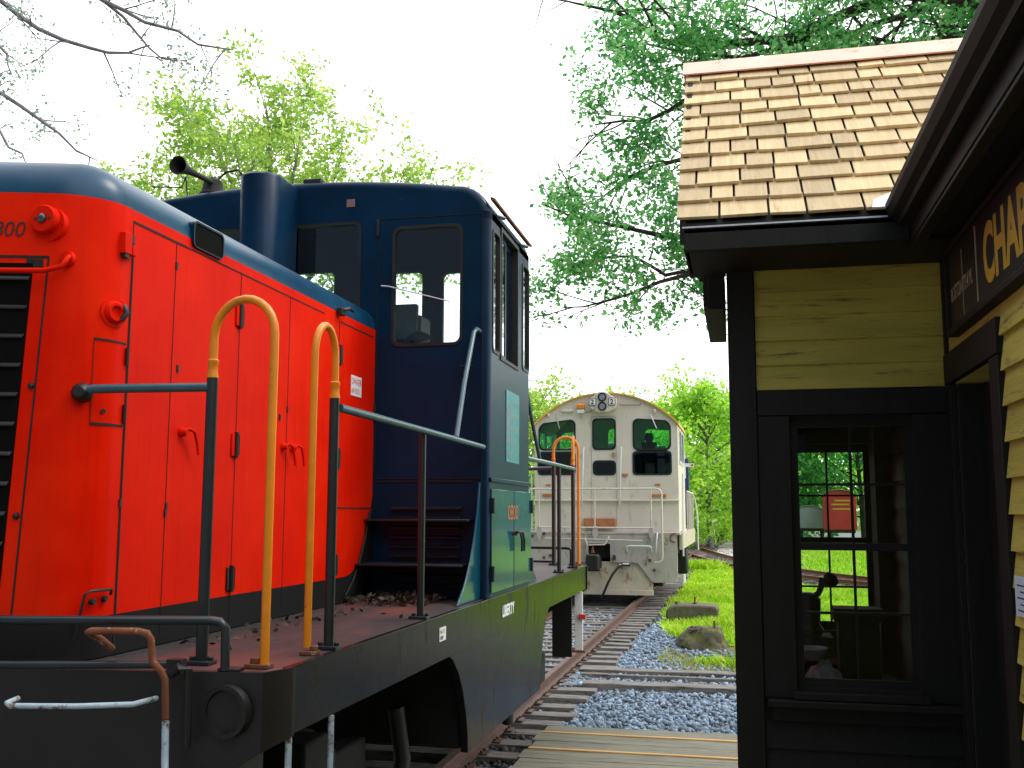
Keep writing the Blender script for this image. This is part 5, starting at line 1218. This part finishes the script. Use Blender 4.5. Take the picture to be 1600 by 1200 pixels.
for (ya, za, yb, zb) in ((3.79, 3.0, 4.9, 4.10), (5.76, 3.30, 4.905, 4.10)): mb.hexa([(-.20, ya, za), (-.175, ya, za), (-.175, yb, zb), (-.20, yb, zb), (-.20, ya, za + .09), (-.175, ya, za + .09), (-.175, yb, zb + .09), (-.20, yb, zb + .09)])
mb.build_each('rake_board', 'trim', dp, 1, bev=.003)
# main eave with gutter, soffit, and roof
mb = MB(); mb.hexa([(.56, -5, 3.10), (4.5, -5, 6.4), (4.5, 5.9, 6.4), (.56, 5.9, 3.10), (.56, -5, 3.14), (4.5, -5, 6.44), (4.5, 5.9, 6.44), (.56, 5.9, 3.14)]); mb.build('main_roof', 'shingle', dp, smooth=False)
mb = MB(); G = [(.535, 3.105), (.537, 3.085), (.552, 3.06), (.575, 3.045), (.580, 3.028), (.62, 3.028), (.62, 3.10)]
mb.prism(G, lambda u, v, ww: (u, ww, v), -5, 3.783); mb.build('gutter', 'trim', dp, ang=25)
tb('gutter_bead', .536, .548, -5, 3.80, 3.098, 3.108, 'brown_iron')
tb('fascia', .621, .64, -5, 3.81, 2.97, 3.10); tb('soffit', .641, .80, -5, 4.17, 2.992, 3.005); tb('crown_mould', .625, .665, -5, 3.9, 2.955, 2.969)
mb = MB(); mb.hexa([(.49, 3.765, 3.090), (.55, 3.765, 3.090), (.64, 3.88, 3.20), (.50, 3.80, 3.125), (.49, 3.762, 3.096), (.55, 3.762, 3.096), (.645, 3.87, 3.208), (.50, 3.79, 3.132)]); mb.build('valley_flashing', 'galv', dp, smooth=False)
# back part of the building so it is a closed volume from other viewpoints
mb = MB(); mb.box(.91, 4.4, -4.5, 5.5, .2, 3.05); mb.build('main_block', 'siding', dp, smooth=False)

# station name board on the main wall, letters face the track
sg = thing('station_sign', (MW, 3.3, 2.83), 'long black station name board with large gold letters under the eave', 'sign')
mb = MB(); mb.box(.768, .796, 1.2, 3.93, 2.665, 2.945); mb.build('board', 'signboard', sg, bev=.003)
mb = MB()
for a in ((1.18, 3.955, 2.64, 2.665), (1.18, 3.955, 2.945, 2.965), (3.93, 3.955, 2.665, 2.945), (1.18, 1.2, 2.665, 2.945)): mb.box(.755, .797, *a)
mb.build('frame', 'trim', sg, bev=.004)
SG = lambda y0, z0: (lambda u, v, ww: (.7668 - ww * .3, y0 - u, z0 + v))
q = MB(); text(q, 'CHAPLIN', .25, SG(3.385, 2.715), .001, sx=.76, space=1.03, off=.010); q.build('lettering', 'gold', sg, smooth=False)
q = MB(); text(q, 'BOSTON 77.4 M.', .072, SG(3.90, 2.76), .001, sx=.66, off=.001); q.build('lettering', 'cream_line', sg, smooth=False)
q = MB(); q.box(.7655, .769, 3.482, 3.489, 2.68, 2.93); q.box(.7665, .769, 3.70, 3.703, 2.68, 2.91); q.build_each('divider_line', 'cream_line', sg, 1, smooth=False)
s2 = thing('station_sign', (-.1, 4.7, 2.95), 'dark board seen edge-on, hung on the track side of the bay below its eave', 'sign')
mb = MB(); mb.box(-.135, -.05, 4.34, 5.3, 2.872, 3.17); mb.build('board', 'trim', s2, bev=.004)
mb = MB(); mb.box(-.115, -.045, 4.32, 4.339, 2.855, 3.15); mb.build('frame', 'trim', s2, bev=.003)
nt_ = MB(); nt_.box(MW - .021, MW - .018, 3.08, 3.285, 1.705, 1.82); pn = nt_.build('paper_notice', 'paleblue', smooth=False); tag(pn, 'small pale blue paper notice pinned to the yellow clapboards at the right edge', 'notice')
q = MB()
for k in range(5): q.box(MW - .0215, MW - .0208, 3.10, 3.26 - (k % 2) * .03, 1.72 + k * .018, 1.724 + k * .018)
q = q.build('lettering', 'blacktext', pn, smooth=False)
# things inside the bay
tbl = thing('table', (.4, 5.0, .4), 'dark table inside the bay behind the window', 'table')
mb = MB(); mb.box(.12, .70, 4.75, 5.5, 1.20, 1.225); mb.build('table_top', 'interior', tbl, bev=.003)
for x, y in ((.15, 4.78), (.67, 4.78), (.15, 5.47), (.67, 5.47)):
    mb = MB(); mb.box(x - .025, x + .025, y - .025, y + .025, .4, 1.199); mb.build('leg', 'interior', tbl)
bag = MB(); bm = bmesh.new(); bmesh.ops.create_icosphere(bm, subdivisions=4, radius=1)
for v in bm.verts:
    p = v.co.copy(); r = 1 + .3 * mn.noise(p * 2.1) + .14 * mn.noise(p * 6)
    z = max(-.55, p.z * r); k = 1 - .45 * max(0, z); v.co = (p.x * r * .075 * k + .345, p.y * r * .05 * k + 4.9, z * .075 + 1.268)
bag.add([v.co[:] for v in bm.verts], [[q.index for q in f.verts] for f in bm.faces]); bm.free(); tag(bag.build('plastic_bag', 'bag', ang=30), 'crumpled pale plastic bag low behind the bay window', 'bag')
lp = thing('lantern', (.31, 5.05, 1.48), 'black silhouette of an old railway lantern standing on the box stack behind the glass', 'lantern')
mb = MB(); mb.lathe((.295, 5.05, 1.44), (0, 0, 1), [(0, .065), (.02, .07), (.05, .05), (.06, .055), (.16, .06), (.18, .04), (.19, .02)], 20); mb.build('body', 'black', lp)
mb = MB(); mb.tube([(.30, 5.05, 1.6), (.345, 5.05, 1.625), (.36, 5.05, 1.66), (.365, 5.05, 1.70)], .014, 8); mb.lathe((.375, 5.03, 1.67), (.5, -.3, .45), [(0, .012), (.03, .035), (.05, .036), (.06, .02)], 14); mb.build('arm', 'black', lp, ang=60)
bx = MB(); bx.box(.22, .40, 4.95, 5.15, 1.345, 1.435); tag(bx.build('box', 'interior', bev=.003), 'dark box under the lantern inside the bay', 'box')
bx = MB(); bx.box(.41, .63, 5.02, 5.2, 1.50, 1.56); bx.box(.43, .61, 5.04, 5.18, 1.22, 1.499); tag(bx.build('crate', 'interior', bev=.003), 'dark low crate right of the lantern at the back window', 'crate')
bx = MB(); bx.box(.215, .41, 4.94, 5.16, 1.318, 1.344); tag(bx.build('book', 'cardboard', bev=.002), 'thin red book lying under the dark box', 'book')
bw = MB(); bw.lathe((.30, 4.88, 1.345), (0, 0, 1), [(0, .035), (.01, .045), (.05, .07), (.055, .068), (.02, .04)], 24); tag(bw.build('bowl', 'porcelain'), 'white enamel bowl in front of the dark box inside the bay', 'bowl')

# ================================================================== DISTANT RAILWAY THINGS
sm_ = thing('signal_post', (-1.74, 32.5, -.25), 'white post with a short white arm and a red dot beside the cream switcher', 'signal')
mb = MB(); mb.tube([(-1.78, 32.5, -.25), (-1.78, 32.5, 3.95)], .055, 8); mb.build('post', 'white', sm_, ang=60)
mb = MB(); mb.prism([(-1.87, 3.42), (-1.40, 3.42), (-1.40, 3.53), (-1.87, 3.53)], XZ, 32.40, 32.43); mb.build('arm', 'white', sm_)
mb = MB(); mb.lathe((-1.455, 32.395, 3.475), (0, -1, 0), [(0, .035), (.01, .035)], 12); mb.build('red_dot', 'redtext', sm_)
mb = MB(); mb.tube([(-1.68, 32.45, 3.42), (-1.68, 32.45, 3.06)], .022, 6); mb.build('weight_rod', 'white', sm_)
mb = MB(); mb.lathe((-1.76, 32.44, 3.75), (0, -1, 0), [(0, .12), (.03, .12)], 16); mb.build('target_disc', 'white', sm_)
mb = MB(); mb.box(-1.71, -1.58, 32.7, 33.0, 1.6, 3.7); mb.build('relay_case', paint('deep_blue_case', (.012, .03, .12), .5), sm_, bev=.02)
def railcar(name, loc, w_, l_, h_, mat, lab, rot=0., stripe=None, roof='cargrey'):
    r = thing(name, (0, 0, 0), lab, 'rail car')
    mb = MB(); mb.prism([(-w_ / 2, 1.0), (w_ / 2, 1.0), (w_ / 2, h_ - .35), (w_ * .3, h_ - .08), (0, h_), (-w_ * .3, h_ - .08), (-w_ / 2, h_ - .35)], XZ, 0, l_); mb.build('body', mat, r, bev=.04)
    mb = MB(); mb.prism([(w_ / 2 + .05, h_ - .34), (w_ * .3, h_ - .04), (0, h_ + .05), (-w_ * .3, h_ - .04), (-w_ / 2 - .05, h_ - .34), (-w_ * .3, h_ - .07), (0, h_ + .01), (w_ * .3, h_ - .07)], XZ, -.1, l_ + .1); mb.build('roof', roof, r)
    mb = MB(); mb.box(-w_ / 2 + .1, w_ / 2 - .1, .1, l_ - .1, .8, .99); mb.build('underframe', 'black', r)
    for y in (1.4, 3.0, l_ - 3.0, l_ - 1.4):
        for s in (-1, 1):
            q = MB(); q.lathe((s * .72, y, .42), (s, 0, 0), [(0, .45), (.12, .43), (.13, .2)], 18); q.build('wheel', 'black', r)
    if stripe:
        for (x0, x1, z0, z1) in stripe[1]:
            q = MB(); q.box(x0, x1, -.02, -.002, z0, z1); q.build('marking', stripe[0], r, smooth=False)
    mb = MB(); mb.tube([(-w_ / 2 + .3, -.12, 1.1), (-w_ / 2 + .3, -.12, h_ - .6)], .03, 6); mb.build('grab_iron', 'cream_line', r)
    r.location = loc; r.rotation_euler.z = rot; return r
railcar('freight_car', (6.30, 70, -.1), 2.1, 11, 3.6, 'carred', 'dark red rail car with pale lettering, seen through the bay windows', R_(-5.6), ('gold', [(-.5, .6, 2.6, 2.7), (-.45, .65, 2.3, 2.4), (-.3, .7, 2.85, 2.95)]), 'cream_line')
railcar('freight_car', (9.28, 71, -.1), 2.3, 11, 3.7, 'carblue', 'bright blue rail car right of the red one, seen through the bay windows', R_(-5.6), ('white', [(-.9, .1, 1.7, 1.9), (-.4, .1, 1.9, 2.4)]), 'cargrey')
railcar('freight_car', (4.7, 76, -.1), 2.2, 9, 2.6, 'cargrey', 'low grey rail car left of the red one, seen through the bay windows', R_(-5.6))

# ================================================================== TREES
def leaves_at(centers, n_per, spread, size, flat=.8):
    """small four-sided leaves round each centre; returns vertices"""
    Cc = np.repeat(np.array(centers), n_per, axis=0); n = len(Cc)
    P = Cc + RNG.normal(size=(n, 3)) * spread
    a = RNG.normal(size=(n, 3)) * [1, 1, flat]; a /= np.linalg.norm(a, axis=1, keepdims=True)
    b = np.cross(a, RNG.normal(size=(n, 3))); b /= np.linalg.norm(b, axis=1, keepdims=True)
    s = size * RNG.uniform(.5, 1.25, (n, 1)); nrm_ = np.cross(a, b)
    return np.stack([P - a * s, P + b * s * .55 + nrm_ * s * .12, P + a * s, P - b * s * .55 + nrm_ * s * .12], 1).reshape(-1, 3)
def quads(V): return np.arange(len(V)).reshape(-1, 4)
def rv(s): return Vector((random.gauss(0, s), random.gauss(0, s), random.gauss(0, s)))
def grow(mb, p, d, length, r, depth, tips, wob=.25, droop=0., kids=3, keep=None):
    """one branch, then its side twigs; tips collects the points that carry leaves"""
    pts = [p]; k = 5; dd = d.normalized()
    for i in range(k):
        dd = (dd + rv(wob * .35) + Vector((0, 0, -droop))).normalized(); pts.append(pts[-1] + dd * length / k)
    mb.tube(pts, r, 5 if r > .02 else 3, max(.002, r * .35), cap=False)
    if depth == 0:
        for q in pts[2:]:
            if keep is None or keep(q): tips.append(tuple(q + rv(length * .06)))
        return
    for j in range(kids):
        i = random.randint(2, k); q = pts[i]
        side = (dd + rv(.75)).normalized()
        grow(mb, q, side, length * random.uniform(.45, .7), r * .5, depth - 1, tips, wob, droop, kids, keep)
def limb(mb, pts, r, tips, tw, tlen, depth=1, start=.3, droop=.02, up=.1, keep=None, kids=3):
    P_ = [Vector(p) for p in pts]
    Q = [P_[0]]
    for a, b in zip(P_, P_[1:]):
        m = (a + b) / 2 + rv((b - a).length * .05); Q += [m, b]
    mb.tube(Q, r, 6, max(.004, r * .15), cap=False)
    L_ = sum((b - a).length for a, b in zip(Q, Q[1:]))
    for i in range(tw):
        t = start + (1 - start) * (i + random.random()) / tw; s = t * L_
        for a, b in zip(Q, Q[1:]):
            l = (b - a).length
            if s <= l: break
            s -= l
        p = a + (b - a) * min(1, s / max(l, 1e-6)); ax = (b - a).normalized()
        d = (ax * .7 + rv(.6) + Vector((0, 0, up))).normalized()
        grow(mb, p, d, tlen * random.uniform(.6, 1.25), r * .3 * (1 - t * .5) + .004, depth, tips, droop=droop, kids=kids, keep=keep)
def finish(t, mb, tips, n_per, spread, size, bark, leaf, flat=.8):
    mb.build('trunk', bark, t, ang=70, recalc=False)
    V = leaves_at(tips, n_per, spread, size, flat); npmesh('crown', V, quads(V), leaf, t)

random.seed(31)
# large oak behind the depot, its limbs reach over the roof and out towards the track
ok = thing('oak_tree', (5.3, 13.5, -.25), 'big oak behind the depot, dense green limbs hanging over the shingled roof', 'tree')
mb = MB(); tips = []
mb.tube([(5.4, 13.5, -.3), (5.3, 13.5, 2.5), (5.1, 13.6, 5.5), (4.8, 13.5, 8.0), (4.2, 13.3, 10.5)], .34, 12, .16)
OAK = [([(4.49, 13.5, 8.98), (3.23, 12.8, 8.16), (1.98, 12.3, 8.21), (.68, 12, 7.63), (-.45, 12, 7.67), (-1.15, 12, 8.07), (-1.87, 12, 8.36)], .10, 22, 1.0, .1),
       ([(4.8, 13.5, 8.4), (2.92, 13.5, 8.11), (1.95, 13.3, 7.99), (.88, 13, 7.74)], .13, 22, 1.1, .1),
       ([(3.23, 12.8, 8.16), (1.6, 12, 8.74), (.1, 11.5, 8.4), (-.8, 11, 8.2), (-1.3, 11, 8.0)], .06, 18, 1.0, .1),
       ([(1.98, 12.3, 8.21), (1.2, 12, 7.82), (.15, 12, 7.44), (-.61, 12, 7.6), (-1.47, 12, 7.73)], .05, 16, .8, .1),
       ([(4.9, 13.5, 7.6), (2.76, 13, 6.73), (.46, 12.5, 7.14), (-.46, 12, 7.01), (-1.01, 12, 6.74), (-1.64, 12, 6.75)], .07, 19, .8, .35),
       ([(2.76, 13, 6.73), (.43, 12.5, 6.32), (-.63, 12, 6.22), (-1.21, 12, 6.06), (-1.69, 12, 5.73)], .05, 17, .75, .4),
       ([(5.2, 13.5, 5.6), (2.67, 13, 4.95), (.4, 12.5, 5.26), (-.8, 12, 5.28), (-1.49, 12, 5.48), (-2.28, 12, 5.77)], .07, 13, .8, .45),
       ([(2.67, 13, 4.95), (.39, 12.5, 4.95), (-.36, 12, 4.83), (-.88, 12, 4.73), (-1.5, 12, 4.53), (-2.05, 12, 4.47)], .05, 10, .65, .5),
       ([(.4, 12.5, 5.26), (-.81, 12, 4.81), (-1.19, 12, 5.06), (-1.77, 12, 5.02), (-2.14, 12, 4.91)], .03, 9, .6, .2),
       ([(4.6, 13.3, 9.4), (3.3, 12.6, 9.8), (1.8, 12, 9.9), (.4, 11.6, 9.5), (-.8, 11.2, 9.0)], .09, 20, 1.2, .1),
       ([(4.4, 13.3, 9.4), (3.6, 14, 9.2), (2.6, 14, 8.8), (1.2, 13.8, 8.3), (.0, 13.5, 8.0)], .09, 20, 1.1, .1)]
def okeep(q):    # open sky left of the hanging limbs
    return not (q.x < -1.75 and 5.95 < q.z < 7.6) and not (q.x < -1.0 and q.z < 4.35) and not (q.z < 4.2) and not (q.x < -1.95 and q.z > 7.2)
for pts, r, tw, tl, st in OAK: limb(mb, pts, r, tips, tw, tl, 1, st, keep=okeep, kids=4)
# rest of the crown, above and behind the depot
for i in range(26):
    a = random.uniform(0, 2 * PI); d = Vector((math.cos(a), math.sin(a), random.uniform(.1, .9)))
    if d.x < -.2 and d.y < .2: d.x = abs(d.x)
    grow(mb, Vector((4.6, 13.5, random.uniform(6.5, 10.4))), d, random.uniform(2.5, 4), .07, 2, tips, kids=3, keep=lambda q: q.x > 1.2 or q.z > 9.5)
tips = [t_ for t_ in tips if random.random() < .74]
finish(ok, mb, tips, 20, .105, .041, 'bark', 'leaf_oak')

# bare-ish limbs reaching in from a tree off to the left
lt = thing('sparse_tree', (-10.2, 9.0, -.25), 'nearly bare tree at the far left whose thin limbs cross the white sky', 'tree')
mb = MB(); tips = []
mb.tube([(-10.2, 9, -.3), (-10.1, 9, 3), (-9.9, 9, 6), (-9.4, 9, 8.6)], .22, 10, .08)
for pts, r, tw, tl in [([(-9.9, 9, 6.6), (-9.02, 9, 8.12), (-7.73, 9, 7.51), (-7.23, 9, 7.13), (-6.59, 9, 6.85), (-6.13, 9, 6.75), (-5.88, 9, 6.81)], .045, 10, .55),
                       ([(-9.4, 9, 8.5), (-7.28, 9, 7.9), (-6.47, 9, 7.37), (-5.96, 9, 7.07), (-5.33, 9, 6.76), (-4.93, 9, 6.66)], .04, 11, .6),
                       ([(-10, 9, 5.5), (-8.91, 9, 6.5), (-7.65, 9, 6.45), (-7.16, 9, 6.12), (-6.68, 9, 5.73), (-6.44, 9, 5.61)], .04, 7, .4),
                       ([(-10, 9, 5.2), (-8.86, 9, 6.1), (-7.62, 9, 6.02), (-7.33, 9, 5.75), (-7.24, 9, 5.59)], .03, 6, .4),
                       ([(-6.47, 9, 7.37), (-6.1, 9.1, 7.0), (-5.8, 9.1, 6.7), (-5.55, 9.1, 6.62)], .02, 6, .4),
                       ([(-9.02, 9, 8.12), (-7.86, 9, 7.09), (-7.6, 9, 6.88), (-7.5, 9, 6.6)], .03, 10, .4)]:
    limb(mb, pts, r, tips, tw, tl, 1, .35, kids=3)
finish(lt, mb, tips, 3, .06, .026, 'bark_pale', 'leaf_grey')

def auto_tree(name, lab, base, h, rad, crown_z0, nb, leafn, size, spread, bark, leaf, group=None, shape=1., depth=2, squash=1.):
    t = thing(name, base, lab, 'tree', group); mb = MB(); tips = []
    b = Vector(base); top = b + Vector((random.uniform(-.4, .4), random.uniform(-.4, .4), h * .93))
    tr_ = [b, b + (top - b) * .35 + rv(h * .01), b + (top - b) * .7 + rv(h * .015), top]
    mb.tube(tr_, h * .016 + .05, 8, .04)
    for i in range(nb):
        u = (i + random.random()) / nb; z = crown_z0 + (h * .92 - crown_z0) * u
        e = math.sin(PI * min(1, max(.06, (u * .86 + .12)))) ** .7 * shape
        a = i * 2.4 + random.uniform(-.5, .5); d = Vector((math.cos(a), math.sin(a), .25 + .9 * u))
        p = b + (top - b) * (z / (h * .93)); grow(mb, p, d, rad * e * random.uniform(.75, 1.15), h * .006 + .02, depth, tips, kids=4 if depth > 1 else 5)
    finish(t, mb, tips, leafn, spread, size, bark, leaf); return t
random.seed(77)
# airy spring tree behind the orange locomotive
mt = thing('spring_tree', (-13, 26, -.25), 'airy light green tree rising behind the orange locomotive, branches showing through', 'tree')
mb = MB(); tips = []
mb.tube([(-13, 26, -.3), (-13, 26, 4), (-12.9, 26, 8), (-12.9, 26, 11), (-13, 26, 13.2)], .30, 10, .03)
SP = [((-13, 26, 6), (-16.8, 26, 9.7), (-19.4, 26, 10.8)), ((-13, 26, 7), (-16, 25.6, 10.3), (-17.8, 26, 11.5)), ((-13, 26, 8), (-15.0, 26, 11), (-16.0, 26, 12.0)), ((-12.9, 26, 9), (-13.9, 25, 11.6), (-14.4, 25, 12.9)),
      ((-12.9, 26, 10), (-13.1, 26.3, 12.8), (-13.2, 26, 14.0)), ((-12.9, 26, 9), (-12.0, 25.7, 11.8), (-11.9, 26, 13.2)), ((-12.9, 26, 8), (-11.2, 26, 10.9), (-10.8, 26, 11.7)), ((-12.9, 26, 7), (-10.4, 26, 10.0), (-9.5, 26, 10.8)),
      ((-12.9, 26, 6), (-9.8, 26, 9.2), (-8.6, 26, 9.9)), ((-12.9, 26, 5.5), (-10, 26, 8.2), (-7.8, 26, 9.2)), ((-13, 26, 5.2), (-16.5, 26, 8.4), (-19.4, 26, 9.4)), ((-12.9, 25.5, 8), (-12.6, 24, 10), (-12.9, 23.8, 11.6)), ((-13, 26.5, 8), (-14, 28, 11), (-14.2, 28, 12.0))]
for l in SP: limb(mb, l, .08, tips, 12, 1.25, 2, .35, up=.3, kids=3)
for l in (((-8.3, 26, 10.2), (-7.8, 26, 10.6), (-7.7, 26, 11.2)), ((-9.3, 26, 10.4), (-9.0, 26, 11.1), (-8.9, 26, 11.6))): limb(mb, l, .03, tips, 6, .8, 1, .3, up=.4)
finish(mt, mb, tips, 5, .17, .082, 'bark_pale', 'leaf_light')

BG = [((-1.9, 66, 0), 9.6, 3.3, 2.0, 'leaf_far', 'broad bright green tree right of the cream switcher, just left of the depot corner', 26),
      ((-3.9, 74, 0), 9.4, 3.0, 2.5, 'leaf_far', 'taller pale green tree close behind the right side of the cream switcher', 22),
      ((.9, 88, 0), 8.6, 3.6, 2.0, 'leaf_dark', 'rounder green tree at the depot corner beyond the far junction', 24),
      ((-6.8, 80, 0), 9.6, 2.6, 2.0, 'leaf_grey', 'hazy grey-green tree seen thinly over the cream switcher roof', 20),
      ((-12.6, 60, 0), 8.6, 3.6, 2.0, 'leaf_light', 'yellow-green tree seen between the blue cab and the cream switcher', 24),
      ((-17.5, 56, 0), 8.6, 4.4, 1.0, 'leaf_far', 'green tree low behind the blue cab windows', 22),
      ((-9.2, 66, 0), 7.6, 4.4, .5, 'leaf_far', 'green tree behind the left cab windows of the cream switcher', 22),
      ((-6.0, 62, 0), 6.6, 3.6, .5, 'leaf_far', 'low green tree behind the centre of the cream switcher', 20),
      ((4.5, 92, 0), 12.5, 5.2, 1.0, 'leaf_dark', 'deep green tree behind the grey rail car seen through the bay windows', 26),
      ((10.0, 90, 0), 13.5, 5.4, 1.0, 'leaf_dark', 'deep green tree behind the red rail car', 26),
      ((16.5, 88, 0), 14, 5.8, 1.0, 'leaf_dark', 'deep green tree behind the blue rail car', 26),
      ((24, 84, 0), 14.5, 6.5, 1.0, 'leaf_dark', 'tree hidden behind the depot, reflected in the cab side', 24)]
random.seed(4)
for (b, h, rad, cz, lf_, lab, nb) in BG:
    auto_tree('background_tree', lab, (b[0], b[1], -.25), h, rad, cz, nb, 6, .17 * b[1] / 65, .42, 'bark_pale' if lf_ != 'leaf_dark' else 'bark', lf_, 'trees beyond the tracks', depth=2)
# scrub on the bank at the foot of the trees
for x, y, r_, lab in ((-3.3, 63.5, 1.1, 'leafy bush at the foot of the bright tree beyond the switch'), (-1.6, 68, 1.0, 'second bush on the bank nearer the far rails'), (.9, 74, 1.3, 'small bush beside the far rails by the depot corner')):
    t = thing('bush', (x, y, -.25), lab, 'bush'); mb = MB(); tips = []
    for i in range(12): grow(mb, Vector((x, y, .1)), Vector((random.gauss(0, .7), random.gauss(0, .7), 1)), r_ * 1.5, .03, 1, tips, kids=4)
    mb.build('stem', 'bark', t, recalc=False); V = leaves_at(tips, 7, .25, .13); npmesh('foliage', V, quads(V), 'leaf_far', t)
# a far wood closing the horizon
V = []
cs = []
for i in range(5200):
    x = random.uniform(-95, 130); y = 150 + random.uniform(-10, 12) + abs(x) * .1; hh_ = 12 + 3 * math.sin(x * .21) + 2 * math.sin(x * .53 + 1) + 1.5 * math.sin(x * 1.3)
    cs.append((x, y, -.2 + hh_ * random.random() ** .8))
V = leaves_at(cs, 5, .9, .75); fwd_ = npmesh('far_wood', V, quads(V), 'leaf_far'); tag(fwd_, kind='stuff')
